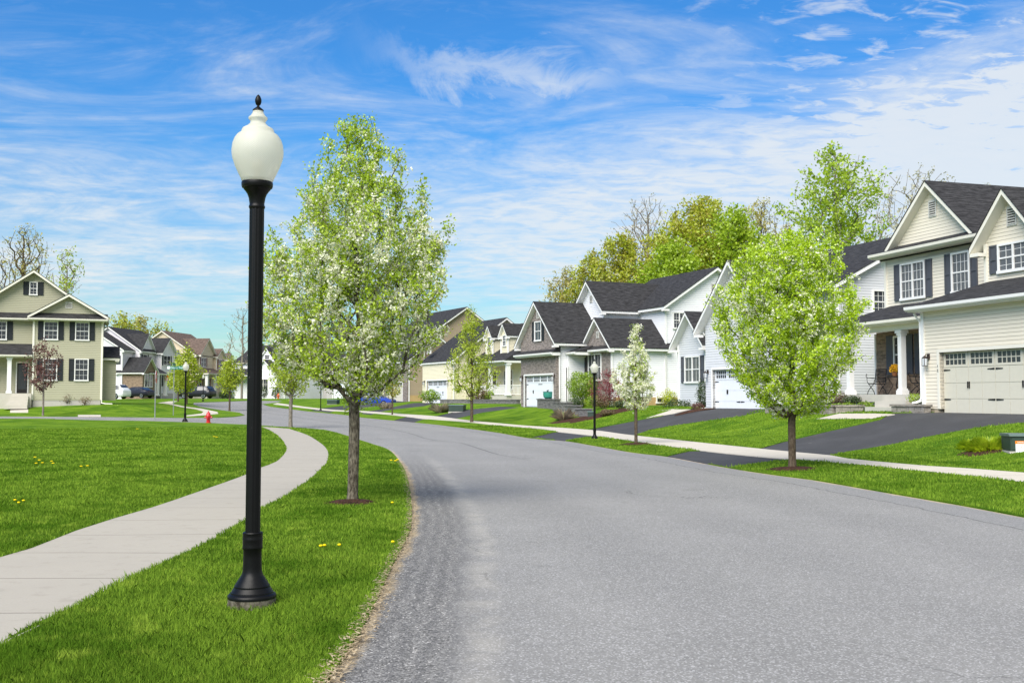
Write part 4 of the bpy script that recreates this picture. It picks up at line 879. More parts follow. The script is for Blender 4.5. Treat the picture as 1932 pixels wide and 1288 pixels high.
street_tree(548, 807.5, 632, 46, 742, 'fresh green small tree at the end of the left pavement, behind the tall pear', 'young_leaf', 4200, 23, .055, bark_='pale_bark', tr=.10, tgs=170)
street_tree(433, 775, 672, 26, 735, 'young yellow-green tree on the corner lawn just left of the near lamp post', 'young_leaf', 2400, 24, .09, tr=.08)
street_tree(352, 763, 652, 24, 735, 'taller yellow-green tree behind the corner lamp post', 'young_leaf', 2600, 25, .11, tr=.09)
street_tree(336, 758, 672, 20, 734, 'small pale green tree behind the green street name sign', 'young_leaf', 2000, 26, .11, tr=.09)
street_tree(81, 785, 640, 32, 728, 'purple-leaved young tree in front of the sage green house', 'purple_leaf', 1900, 27, .07, prof=[(0, .6), (.3, 1), (.6, .95), (.85, .7), (1, .25)], bark_='pale_bark', tr=.07, tgs=150)
# wood behind the houses
def back_tree(px, top, hw, Yd, cb, label, leaf, n, seed, size=.14, bark_='brown_bark', prof=None, tgs=260, spread=.2, name='woodland_tree', step=.7, tr=.25, up=.6, extra=None, zb=1.0):
    b = at(px, 753, Yd); b[2] = zb; s_ = Yd/F; H = at(px, top, Yd)[2]-zb; z0 = at(px, cb, Yd)[2]-zb
    pr = [(t, w_*hw*1.15*s_) for t, w_ in (prof or [(0, .6), (.2, .92), (.45, 1), (.7, .85), (.88, .6), (1, .2)])]; L = [dict(name='crown', mat=leaf, n=int(n*1.35), spread=spread, size=size)]
    if extra: L.append(extra)
    return make_tree(name, label, b, H, pr, max(1.5, z0), tgs, L, bark_, seed, tr, .018, up=up, step=step, jit=.35)
back_tree(1225, 368, 66, 112, 560, 'tall nearly bare spreading tree above the white house roof', 'bud_leaf', 900, 31, .09, 'pale_bark', tgs=420, tr=.3, up=1.0, spread=.15)
back_tree(1325, 372, 92, 104, 590, 'large yellow-green tree left of the round bright pear tree', 'olive_leaf', 20000, 32, .15, tgs=420, spread=.3)
back_tree(1385, 392, 66, 100, 600, 'green bushy tree just behind the white house ridge', 'green_leaf', 12000, 33, .15, spread=.3)
back_tree(1440, 372, 56, 110, 560, 'brownish olive twiggy tree beside the sparse tall maple', 'rust_leaf', 4200, 34, .11, tgs=300, up=1.0)
back_tree(1178, 440, 56, 108, 610, 'olive-green tree under the bare spreading tree', 'olive_leaf', 9000, 35, .14, spread=.28)
back_tree(1120, 478, 46, 116, 620, 'olive and orange tree above the stone garage gable', 'olive_leaf', 5200, 36, .14)
back_tree(1068, 500, 40, 122, 640, 'rust-brown budding tree leftmost of the woodland trees', 'rust_leaf', 3800, 37, .12, tgs=260)
back_tree(1270, 450, 60, 98, 620, 'green tree filling the gap below the big yellow-green tree', 'green_leaf', 10000, 38, .15, spread=.3)
back_tree(1500, 440, 50, 106, 620, 'dense green tree below the sparse tall maple', 'olive_leaf', 7000, 39, .14)
back_tree(1583, 276, 90, 82, 500, 'tall airy green maple standing above the grey house roof', 'green_leaf', 5600, 40, .135, 'pale_bark', tgs=230, prof=[(0, .75), (.2, .9), (.4, .85), (.6, 1), (.78, .75), (.92, .4), (1, .12)], spread=.22, tr=.22)
back_tree(1745, 312, 100, 92, 560, 'bare budding tree behind the cream house gable', 'bud_leaf', 3800, 41, .10, 'pale_bark', tgs=520, up=.9, tr=.3)
back_tree(1880, 345, 50, 100, 560, 'bare twiggy tree behind the cream house ridge at the right edge', 'bud_leaf', 1400, 42, .10, 'pale_bark', tgs=220, up=.9)
back_tree(38, 424, 46, 118, 560, 'brown-leaved spreading tree behind the sage house', 'rust_leaf', 1100, 43, .12, tgs=300, up=.9, tr=.3)
back_tree(121, 462, 24, 112, 560, 'thin sparse green tree right of the brown tree behind the sage house', 'young_leaf', 500, 44, .12, 'pale_bark', tgs=90, tr=.14)
back_tree(232, 590, 26, 230, 660, 'broad hazy budding tree behind the lilac-white house', 'olive_leaf', 1500, 45, .26, 'pale_bark', spread=.5, step=1.2)
back_tree(262, 597, 18, 235, 660, 'narrow hazy budding tree above the lilac-white house ridge', 'rust_leaf', 900, 46, .26, 'pale_bark', spread=.5, step=1.2, tgs=150)
back_tree(296, 607, 10, 240, 660, 'small round-topped far tree between two house roofs', 'olive_leaf', 350, 47, .28, 'pale_bark', spread=.4, step=1.2, tgs=60)
back_tree(313, 611, 9, 240, 660, 'smallest far tree left of the beige house gable', 'olive_leaf', 300, 48, .28, 'pale_bark', spread=.4, step=1.2, tgs=60)
back_tree(456, 568, 30, 150, 690, 'thin bare tree half hidden by the near lamp post', 'bud_leaf', 260, 49, .10, 'pale_bark', tgs=130, step=.8, tr=.16)

# ------------------------------------------------------------------ shrubs, clumps
def shrub(label, P, w_, d_, h_, mat, n, size, seed, name='shrub', stems='brown_bark', dens=.35, group=None):
    rg = np.random.default_rng(seed); root = empty(name, tuple(P), 0, label=label, cat=name.replace('_', ' '), group=group); mb = MB()
    for k in range(9):
        a = rg.uniform(0, 6.28); t = (w_*.4*math.cos(a), d_*.4*math.sin(a), h_*rg.uniform(.6, .9)); mb.tube([(0, 0, -.05), (t[0]*.4, t[1]*.4, t[2]*.5), t], [.015, .01, .004], 4)
    mb.build('stem', stems, root)
    u_ = rg.normal(0, 1, (n, 3)); u_ /= np.linalg.norm(u_, axis=1)[:, None]; r = rg.uniform(dens, 1, n)**.6*(1+.13*np.sin(u_[:, 0]*7+seed)+.12*np.sin(u_[:, 1]*6+u_[:, 2]*5)); c_ = u_*r[:, None]*np.array([w_/2, d_/2, h_/2])+np.array([0, 0, h_*.53])
    nr = u_+rg.normal(0, .7, (n, 3)); nr /= np.linalg.norm(nr, axis=1)[:, None]; a = np.cross(nr, rg.normal(0, 1, (n, 3))); a /= np.linalg.norm(a, axis=1)[:, None]; b = np.cross(nr, a); sz = size*rg.uniform(.6, 1.3, n)[:, None]
    soup('foliage', mat, np.stack([c_-a*sz, c_-b*sz*.6, c_+a*sz, c_+b*sz*.6], 1), 4, rg.uniform(0, 1, n), root); return root
def clump(label, P, r0, h_, mat, n, seed, wd=.006, lean=.7, name='grass_clump'):
    rg = np.random.default_rng(seed); a = rg.uniform(0, 6.283, n); rb = rg.uniform(0, 1, n)**.5*r0*.4; L = h_*rg.uniform(.6, 1.05, n); o_ = rg.uniform(.1, 1, n)*lean
    dx, dy = np.cos(a), np.sin(a); b0 = np.stack([dx*rb, dy*rb, 0*rb-.02], 1); th = rg.uniform(0, 1, n)**.7*lean*1.25+.03
    def pol(L_, t_): return np.stack([dx*np.sin(t_)*L_, dy*np.sin(t_)*L_, np.cos(t_)*L_], 1)
    md = b0+pol(L*.6, th); tp = md+pol(L*.45, th+rg.uniform(.1, .8, n))
    s_ = np.stack([-dy*wd, dx*wd, 0*dx], 1); V = np.stack([b0-s_, b0+s_, md+s_, tp, md-s_], 1); o = soup(name, mat, V, 5, rg.uniform(0, 1, n)); o.location = tuple(P); return tag(o, label, 'ornamental grass')
shrub('rounded light green bush in front of the white house entry', G(1098, 766)+np.array([0, 0, .25]), 2.2, 1.7, 2.0, 'shrub_leaf', 6500, .045, 61)
for k, (px, py, w1_, h1_, mt, lb) in enumerate([(1137, 771, 1.5, .8, 'brown_shrub_leaf', 'brown twiggy shrub at the left foot of the crimson maple'), (1172, 773, 1.4, .6, 'dark_shrub_leaf', 'dark low shrub at the right foot of the crimson maple'), (1088, 771, 1.1, .7, 'dark_shrub_leaf', 'dark shrub below the left of the rounded green bush'),
        (1146, 785, 1.1, .4, 'brown_shrub_leaf', 'low russet ground plant on the bank right of the middle lamp post'), (1040, 763, 1.0, .6, 'dark_shrub_leaf', 'dark green shrub between the teal pot and the yew-green shrub'), (1122, 768, 1.2, .7, 'shrub_leaf', 'small leafy shrub behind the middle lamp post')]):
    shrub(lb, G(px, py), w1_, 1.0, h1_, mt, 1300, .04, 120+k, dens=.15)
mulch(1140, 783, 2.2, 1.2, .10)
shrub('low spreading yew-green shrub left of the rounded bush', G(1062, 764)+np.array([0, 0, .2]), 1.7, 1.2, .75, 'shrub_leaf', 2200, .04, 62)
shrub('small round green plant below the rounded bush', G(1103, 768), .8, .8, .5, 'green_leaf', 900, .03, 63)
r_ = make_tree('japanese_maple', 'low crimson japanese maple beside the white house bay', G(1150, 768), 2.35, [(0, .7), (.3, 1.15), (.6, 1.0), (1, .4)], .35, 130, [dict(name='crown', mat='maple_red_leaf', n=3600, spread=.09, size=.035)], 'brown_bark', 64, .05, .006, up=.4, step=.2)
shrub('loose yellow-green shrub by the near corner of the white house', H3.w(9.3, 6.0, -.15), 1.2, 1.2, 1.3, 'olive_leaf', 1300, .045, 65, dens=.1)
shrub('dark low mounded evergreen left of the grey house window', H2.w(-5.2, .9, -.1), 1.7, 1.0, .75, 'dark_shrub_leaf', 1800, .035, 66)
shrub('cone-shaped dark evergreen beside the grey house garage', H2.w(-1.5, .4, -.1), .95, .9, 1.75, 'dark_shrub_leaf', 2400, .035, 67, name='evergreen_shrub')
shrub('reddish low shrub at the foot of the cone evergreen', H2.w(-1.1, -.2, -.1), .8, .6, .6, 'purple_leaf', 900, .03, 68)
shrub('low brown budding shrub right of the garage planter', H2.w(-3.3, 1.0, -.1), .8, .6, .5, 'brown_shrub_leaf', 600, .03, 69)
for k, (u_, v_, w1_, h1_, mt, lb) in enumerate([(-9.6, .8, .9, .8, 'shrub_leaf', 'green leafy shrub at the far end of the porch bed'), (-8.5, .45, .9, .65, 'brown_shrub_leaf', 'brown twiggy shrub below the left porch column'), (-7.4, .35, .8, .55, 'shrub_leaf', 'low green shrub in the middle of the porch bed'),
        (-6.5, .25, .9, .6, 'brown_shrub_leaf', 'brown shrub in front of the porch chairs'), (-5.4, .25, .8, .45, 'dark_shrub_leaf', 'dark low shrub left of the porch steps')]):
    shrub(lb, H1.w(u_, v_, .25), w1_, .7, h1_, mt, 900, .03, 70+k, dens=.15)
for k, (px, py, w1_, lb) in enumerate([(1522, 784, .8, 'small green hosta clump nearest the pear trunk under the stone wall'), (1552, 781, .7, 'low leafy plant second from the pear trunk under the stone wall'), (1578, 779, .6, 'low leafy plant third from the pear trunk under the stone wall'), (1600, 777, .8, 'round bright green plant at the middle of the lower bed'), (1635, 775.5, .8, 'trailing green plant beside the concrete walk')]):
    shrub(lb, G(px, py), w1_, .5, .38, 'shrub_leaf', 600, .03, 80+k)
shrub('leafy green plant in the stone planter by the garage', H1.w(-1.35, .05, .36), .7, .5, .38, 'green_leaf', 500, .03, 86)
clump('lime-green grass clump in the mulch left of the green utility box', G(1866, 851), .5, .42, 'lime_grass', 3000, 90, .007, 1.0)
clump('bright short grass tuft at the left end of the utility box bed', G(1835, 846), .4, .3, 'lime_grass', 1300, 91, .007, 1.0)
clump('dry tan ornamental grass below the dark stone retaining wall', G(1063, 793), .5, .85, 'dry_grass', 260, 92, .005, .75)
clump('dry tan grass clump in front of the yellow house lawn', G(832, 779), .6, 1.0, 'dry_grass', 240, 93, .009, .75)
clump('pale dry grass clump beside the blue car', G(728, 771), .6, .7, 'dry_grass', 200, 94, .012, .8)
for k, (px, py, lb) in enumerate([(812, 757, 'round green shrub beside the yellow house garage'), (905, 755, 'brown-red shrub left of the white porch railing'), (930, 754, 'dark green shrub under the white porch railing'), (977, 756, 'small dark red shrub at the end of the porch railing')]):
    b = at(px, py, 96); b[2] = 1.15; shrub(lb, b, 2.0, 1.2, [1.2, 1.3, 1.2, .8][k], ['shrub_leaf', 'brown_shrub_leaf', 'shrub_leaf', 'purple_leaf'][k], 1300, .07, 95+k)
for k, (px, lb, mt, h_) in enumerate([(75, 'left dark green globe shrub under the sage house window', 'dark_shrub_leaf', 1.1), (88, 'right dark green globe shrub under the sage house window', 'dark_shrub_leaf', 1.1), (126, 'twiggy brown shrub at the sage house foundation', 'brown_shrub_leaf', .95), (160, 'small reddish twiggy shrub by the sage house corner', 'brown_shrub_leaf', .7), (2, 'dark globe shrub beside the sage house steps', 'dark_shrub_leaf', 1.2)]):
    b = at(px, 762, 83.2); b[2] = 1.05; shrub(lb, b, 1.0, .8, h_, mt, 900 if k < 2 or k == 4 else 160, .05, 100+k)
for k, (px, lb) in enumerate([(430, 'dark round shrub at the far beige house'), (420, 'left dark round shrub at the far beige house'), (498, 'left small conifer in front of the white gabled house'), (520, 'right small conifer in front of the white gabled house')]):
    b = at(px, 750, 160); b[2] = 1.4; shrub(lb, b, 1.4, 1.2, 1.3 if k < 2 else 1.9, 'dark_shrub_leaf', 600, .09, 110+k)
mulch(1880, 849, 1.15, .6); mulch(1075, 794, 1.5, .9)
P_ = H2.w(-2.0, -.1); mulch(1310, 776, 1.0, .5)

# ------------------------------------------------------------------ street furniture
def lamp_post(label, P, k=1.0, group='black street lamps with white acorn globes'):
    e = empty('street_lamp', tuple(P), 0, label=label, cat='street lamp', group=group)
    def pr(L): return [(r*k, z*k) for r, z in L]
    zb = lambda y: .800-y/1351; rb = lambda r: r/1351; zt = lambda y: 4.112-y/1036; rt = lambda r: r/1036
    MB().lathe(pr([(.190, -.12), (.186, .0), (.183, zb(1018))]), 40).build('footing', 'lamp_footing', e, smooth='auto')
    MB().lathe(pr([(rb(r), zb(y)) for y, r in [(1018, 252), (1000, 253), (985, 248), (974, 236), (968, 222), (955, 220), (948, 212), (935, 207), (925, 196), (912, 192), (906, 184), (892, 184), (882, 176), (860, 164), (830, 144), (800, 124), (775, 109), (740, 101), (700, 98), (600, 95), (520, 96), (505, 104), (495, 106), (480, 104), (420, 104), (405, 107), (395, 104), (352, 104), (345, 107), (335, 100), (330, 76)]]), 40).build('base', 'lamp_iron', e, smooth='auto')
    f = MB(); n = 48; prof = [(zb(335)), (zt(1052))]; vs_ = []; rr = .0555
    for z in np.linspace(prof[0], prof[1], 6):
        for i in range(n): a = 2*math.pi*i/n; r_ = rr+(.0022 if i % 4 < 2 else -.0012); vs_.append((r_*k*math.cos(a), r_*k*math.sin(a), z*k))
    f.add(vs_, [(j*n+i, j*n+(i+1) % n, (j+1)*n+(i+1) % n, (j+1)*n+i) for j in range(5) for i in range(n)]); f.build('pole', 'lamp_iron', e, smooth='auto')
    MB().lathe(pr([(rt(r), zt(y)) for y, r in [(1056, 58), (1042, 66), (1032, 66), (1022, 61), (1010, 60), (960, 68), (930, 79), (908, 94), (892, 108), (882, 112), (878, 122), (862, 127), (842, 128), (830, 124)]]), 40).build('capital', 'lamp_iron', e, smooth='auto')
    gl_ = MB().lathe(pr([(rt(r), zt(y)) for y, r in [(832, 122), (800, 134), (760, 154), (700, 181), (640, 202), (600, 209), (570, 210), (520, 205), (475, 190), (440, 166), (420, 137), (412, 134), (400, 131), (386, 124), (368, 92), (345, 66), (326, 60), (312, 70), (304, 77), (292, 77), (280, 62), (262, 50), (250, 44), (236, 42)]]), 44).build('globe', 'frosted_globe', e, smooth=True)
    MB().lathe(pr([(.055, zt(826)), (.06, zt(800)), (.03, zt(790)), (.024, zt(740)), (.04, zt(720)), (.05, zt(690)), (.034, zt(650)), (.0, zt(635))]), 16).build('bulb', 'vent_trim', gl_, smooth=True)
    MB().lathe(pr([(rt(r), zt(y)) for y, r in [(238, 44), (228, 45), (214, 28), (203, 14), (194, 9), (182, 20), (162, 26), (145, 27), (130, 23), (112, 15), (100, 4)]]), 20).build('finial', 'lamp_iron', e, smooth=True)
    return e
L0 = G(475, 1150); L0[2] += .05; lamp_post('nearest and tallest black lamp post with a white acorn globe, on the grass strip', L0, .988); BEDS.append((L0[0], L0[1], .215))
P = G(1122, 829); lamp_post('black lamp post on the right verge left of the slim white pear tree', P, (829-677)/F*P[1]/4.015)
P = G(349, 795.5); lamp_post('black lamp post beside the red hydrant on the left corner', P, (795.5-679)/F*P[1]/4.015)
P = G(605, 774); lamp_post('far black lamp post behind the tall pear trunk', P, (774-716)/F*P[1]/4.015)
P = G(383, 757.5); lamp_post('smallest far lamp post beside the black suv', P, (757.5-705)/F*P[1]/4.015)

def hydrant(label, P, H, mat):
    e = empty('fire_hydrant', tuple(P), 0, label=label, cat='fire hydrant'); k = H/.75
    MB().lathe([(.17*k, -.05), (.17*k, .05*k), (.115*k, .06*k), (.115*k, .40*k), (.15*k, .41*k), (.15*k, .47*k), (.13*k, .50*k), (.12*k, .58*k), (.07*k, .66*k), (.03*k, .68*k), (.03*k, .75*k)], 16).build('barrel', mat, e, smooth='auto')
    for dx, dy in ((1, 0), (-1, 0), (0, -1)):
        MB().tube([(dx*.08*k, dy*.08*k, .36*k), (dx*.2*k, dy*.2*k, .36*k), (dx*.2*k, dy*.2*k, .36*k), (dx*.23*k, dy*.23*k, .36*k)], [.055*k, .055*k, .075*k, .07*k], 10).build('nozzle', mat, e)
    return e
P = G(393, 798); hydrant('red fire hydrant at the far end of the left lawn', P, (798-775)/F*P[1], 'red_paint')
P = at(525, 749, 158); P[2] = 1.45; hydrant('orange-red hydrant in front of the far white house', P, .9, 'orange_paint')

def txt(body, size, mat, parent, loc, rot, align='CENTER', ext=.002):
    fc = bpy.data.curves.new('lettering', 'FONT'); fc.body = body; fc.size = size; fc.align_x = align; fc.align_y = 'CENTER'; fc.extrude = ext; fo = bpy.data.objects.new('tmp', fc); col.objects.link(fo)
    me = bpy.data.meshes.new_from_object(fo); bpy.data.objects.remove(fo); me.materials.append(MATS[mat]); o = bpy.data.objects.new('lettering', me); col.objects.link(o); o.parent = parent; o.location = loc; o.rotation_euler = rot
# street name sign
P = G(327, 784); s_ = P[1]/F; e = empty('street_sign', tuple(P), R(4), label='green street name sign on a thin grey post behind the corner lamp', cat='street sign'); zt_ = at(327, 696, P[1])[2]-P[2]
MB().tube([(0, 0, -.2), (0, 0, zt_-.02)], .035, 6).build('post', 'galvanised', e)
bl = MB().box(-12.5*s_, 20*s_, -.012, .012, zt_-.02, zt_+.22).build('sign_blade', 'sign_green', e)
MB().box(-12.5*s_, -8.0*s_, -.018, -.0125, zt_+.0, zt_+.20).build('emblem_panel', 'sticker_white', bl)
txt('Cherry Tree', .20, 'sticker_white', bl, (5*s_, -.016, zt_+.10), (R(90), 0, 0))
bl = MB().box(-.012, .012, -.4, .4, zt_+.25, zt_+.45).build('sign_blade', 'sign_green', e)
# stop sign, seen nearly edge-on
P = G(293, 791.5); e = empty('stop_sign', tuple(P), R(101), label='red stop sign turned almost edge-on on a grey post', cat='stop sign'); zc = at(293, 711, P[1])[2]-P[2]
MB().tube([(0, .03, -.2), (0, .03, zc+.3)], .035, 6).build('post', 'galvanised', e)
def octa(r): return [(r*math.cos(R(22.5+45*k)), zc+r*math.sin(R(22.5+45*k))) for k in range(8)]
MB().prism(octa(.48), lambda a, z, b: (a, b, z), -.012, 0).build('plate_border', 'sticker_white', e); pl = MB().prism(octa(.45), lambda a, z, b: (a, b, z), -.018, -.0125).build('plate', 'sign_red', e); txt('STOP', .3, 'sticker_white', pl, (0, -.022, zc), (R(90), 0, 0))
# flag on the lilac house
b = HL2.w(3.9, -2.3, 2.9); e = empty('flag', tuple(b), 0, label='small red and white flag hanging from the lilac-white house porch', cat='flag')
MB().tube([(0, 0, 0), (.5, -.5, .5)], .03, 5).build('pole', 'white_trim', e)
c_ = MB()
for k in range(7): c_.add([(.45-k*.13, -.45, .35-.0*k), (.45-(k+1)*.13, -.45+.03*((k % 2)*2-1), .35), (.45-(k+1)*.13, -.45, -.85), (.45-k*.13, -.45, -.85)], [(0, 1, 2, 3)])
e.scale = (.6, .6, .6); c_.build('cloth', 'red_paint', e, recalc=False); MB().box(-.4, .0, -.50, -.49, -.1, .33).build('canton', 'flag_blue', e)
for k in range(3): MB().box(-.40, .44, -.515, -.505, -.75+k*.24, -.65+k*.24).build('stripe', 'flag_white', e)

def utility_box(label, P, w_, d_, h_, rz, stickers=False):
    e = empty('utility_box', tuple(P), rz, label=label, cat='utility box'); bv = .03
    MB().box(-w_/2-.03, w_/2+.03, -d_/2-.005, d_/2+.03, -.15, .038).build('pad', 'foundation_grey', e)
    MB().box(-w_/2, w_/2, -d_/2, d_/2, .04, h_*.86).box(-w_/2+.03, w_/2-.03, -d_/2-.012, -d_/2, .08, h_*.8).build('cabinet', 'transformer_green', e)
    MB().prism([(-d_/2-.04, h_*.86), (d_/2+.02, h_*.86), (d_/2+.02, h_), (-d_/2+.05, h_), (-d_/2-.04, h_*.9)], lambda a, z, b: (b, a, z), -w_/2-.03, w_/2+.03).build('lid', 'transformer_lid', e)
    if stickers:
        MB().box(.12, .30, -d_/2-.018, -d_/2-.013, h_*.48, h_*.82).build('label_plate', 'sticker_white', e); q = MB().box(-.28, 0, -d_/2-.018, -d_/2-.013, .02, .26).build('warning_plate', 'sticker_white', e); MB().box(-.29, .01, -d_/2-.022, -d_/2-.0185, .22, .29).build('warning_band', 'sticker_orange', q)
        txt('DANGER', .05, 'sticker_white', q, (-.14, -d_/2-.025, .255), (R(90), 0, 0)); txt('!', .14, 'sticker_orange', q, (-.14, -d_/2-.022, .11), (R(90), 0, 0))
P = G(1930, 849); P[2] -= .05; utility_box('dark green utility box with white and orange stickers in the right lawn bed', P, .78, .7, .46, R(-8), True)
P = G(863, 777); utility_box('dark green utility box beside the dry grass in front of the yellow house', P, 1.1, 1.0, .55, R(-10))
P = G(1116, 789); utility_box('small green utility pedestal just left of the middle lamp post', P, .40, .35, .42, R(-10))
P = G(629, 763); utility_box('far dark utility box right of the far lamp post', P, 1.0, .9, .5, R(-10))

# retaining walls, planter
def wall_obj(label, pts, zt_, zbot, th=.3, mat='block_stone', cap=True, name='retaining_wall'):
    e = empty(name, (0, 0, 0), 0, label=label, cat='wall'); mb = MB(); cp = MB()
    for (a, b) in zip(pts[:-1], pts[1:]):
        a = np.array(a[:2]); b = np.array(b[:2]); d = b-a; L = np.linalg.norm(d); d /= L; nrm = np.array([-d[1], d[0]])*th/2
        for mbx, e_, z0_, z1_, ex in ((mb, 0, zbot, zt_-.08, 0), (cp, .04, zt_-.078, zt_, .05)):
            n2 = nrm*(1+e_*2/th); a2 = a-d*ex; b2 = b+d*ex; q = [a2-n2, b2-n2, b2+n2, a2+n2]
            mbx.add([(p[0], p[1], z0_) for p in q]+[(p[0], p[1], z1_) for p in q], [(0, 3, 2, 1), (4, 5, 6, 7), (0, 1, 5, 4), (1, 2, 6, 5), (2, 3, 7, 6), (3, 0, 4, 7)])
    mb.build('blocks', mat, e); cp.build('cap', mat, e); return e
A = at(1449, 765, 45.2); Bq = at(1575, 765.5, 41.0); C_ = H1.w(-4.7, .2)
wall_obj('long low stone retaining wall left of the cream house steps', [loc2w(O1, 17, -13.0, 2.2) if 0 else A[:2], Bq[:2], C_[:2]], 1.36, .3)
wall_obj('short stone planter wall beside the cream house garage', [H1.w(-2.0, -.36)[:2], H1.w(-.3, -.30)[:2]], 1.40, .7, .28); wall_obj('return of the stone planter wall at the porch steps', [H1.w(-2.0, -.18)[:2], H1.w(-2.0, .45)[:2]], 1.398, .7, .28)
pz = [(1018, 752.5, 72.5), (1052, 753.5, 69.5)]; a_ = [at(*p) for p in pz]
wall_obj('dark stone retaining wall terrace topmost, by the stone garage', [a[:2] for a in a_], 1.56, .3, .35, 'dark_block_stone')
for k, (p, q, zt_, lb) in enumerate([((1048, 757, 68.6), (1075, 758.5, 66.5), 1.36, 'second dark stone terrace wall below the rounded bush'), ((1070, 763, 66), (1093, 764.5, 64.2), 1.18, 'third dark stone terrace wall above the dry grass'), ((1090, 769, 63.5), (1112, 770.5, 62), 1.0, 'fourth dark stone terrace wall left of the middle lamp')]):
    wall_obj(lb, [at(*p)[:2], at(*q)[:2]], zt_, .2, .35, 'dark_block_stone')
P = at(1034, 752, 71.5); P[2] = 1.56; e = empty('flower_pot', tuple(P), 0, label='teal glazed pot on the dark stone terrace', cat='flower pot'); MB().lathe([(.18, 0), (.30, .1), (.34, .3), (.32, .42), (.36, .46), (.33, .48), (.28, .44)], 18).build('pot', 'teal_pot', e, smooth='auto'); MB().tube([(0, 0, .4), (.05, 0, .62)], .02, 5).build('stem', 'brown_bark', e)
wall_obj('low stone garden wall under the yellow house porch', [at(833, 756, 93)[:2], at(885, 757, 91)[:2], at(978, 757, 84)[:2]], 1.50, .5, .35, 'dark_block_stone')

# patio set on the porch
def chair(label, P, rz):
    e = empty('patio_chair', tuple(P), rz, label=label, cat='chair', group='wrought iron porch chairs')
    MB().box(-.24, .24, -.24, .22, .42, .45).build('seat', 'iron', e)
    b = MB()
    for k in range(9): b.box(-.22, .22, .235+.008*k, .25+.008*k, .50+k*.055, .535+k*.055)
    b.tube([(-.24, .21, .42), (-.24, .31, 1.02)], .016, 5).tube([(.24, .21, .42), (.24, .31, 1.02)], .016, 5).tube([(-.24, .31, 1.02), (.24, .31, 1.02)], .02, 5); b.build('backrest', 'iron', e)
    for sx in (-1, 1):
        MB().tube([(sx*.27, .25, .66), (sx*.27, -.05, .67), (sx*.27, -.24, .68), (sx*.27, -.33, .74), (sx*.27, -.30, .82), (sx*.27, -.25, .80)], .015, 5).build('armrest', 'iron', e)
        MB().tube([(sx*.27, -.28, .70), (sx*.27, -.26, .52), (sx*.27, -.05, .34), (sx*.27, .16, .16), (sx*.27, .26, 0)], .015, 5).build('leg', 'iron', e); MB().tube([(sx*.27, .24, .60), (sx*.27, .16, .42), (sx*.27, -.05, .28), (sx*.27, -.2, .14), (sx*.27, -.27, 0)], .015, 5).build('leg', 'iron', e)
a0 = R(17-90)
chair('left black iron chair on the cream house porch', H1.w(-5.9, 1.75, .7), a0+R(20)); chair('right black iron chair behind the porch column', H1.w(-3.35, 1.8, .7), a0-R(60))
P = H1.w(-4.75, 1.75, .7); e = empty('patio_table', tuple(P), a0, label='small round iron table between the porch chairs', cat='table')
MB().lathe([(.38, .68), (.40, .69), (.40, .71), (.38, .72)], 24).build('tabletop', 'iron', e)
for k in range(3): a = 2.1*k; MB().tube([(.3*math.cos(a), .3*math.sin(a), 0), (.08*math.cos(a), .08*math.sin(a), .35), (.28*math.cos(a), .28*math.sin(a), .68)], .015, 5).build('leg', 'iron', e)
P = H1.w(-4.72, 1.72, 1.42); e = empty('flower_pot', tuple(P), 0, label='pot of yellow-orange flowers on the porch table', cat='flower pot'); MB().lathe([(.09, 0), (.13, .18), (.14, .2), (.11, .19)], 14).build('pot', 'terracotta', e)
rg = np.random.default_rng(5); n = 260; c_ = rg.normal(0, 1, (n, 3)); c_ /= np.linalg.norm(c_, axis=1)[:, None]; c_ = c_*np.array([.17, .17, .15])+np.array([0, 0, .3]); a = rg.normal(0, .03, (n, 3)); b = rg.normal(0, .03, (n, 3)); soup('flowers', 'flower_yellow', np.stack([c_-a, c_-b, c_+a, c_+b], 1), 4, rg.uniform(0, 1, n), e)

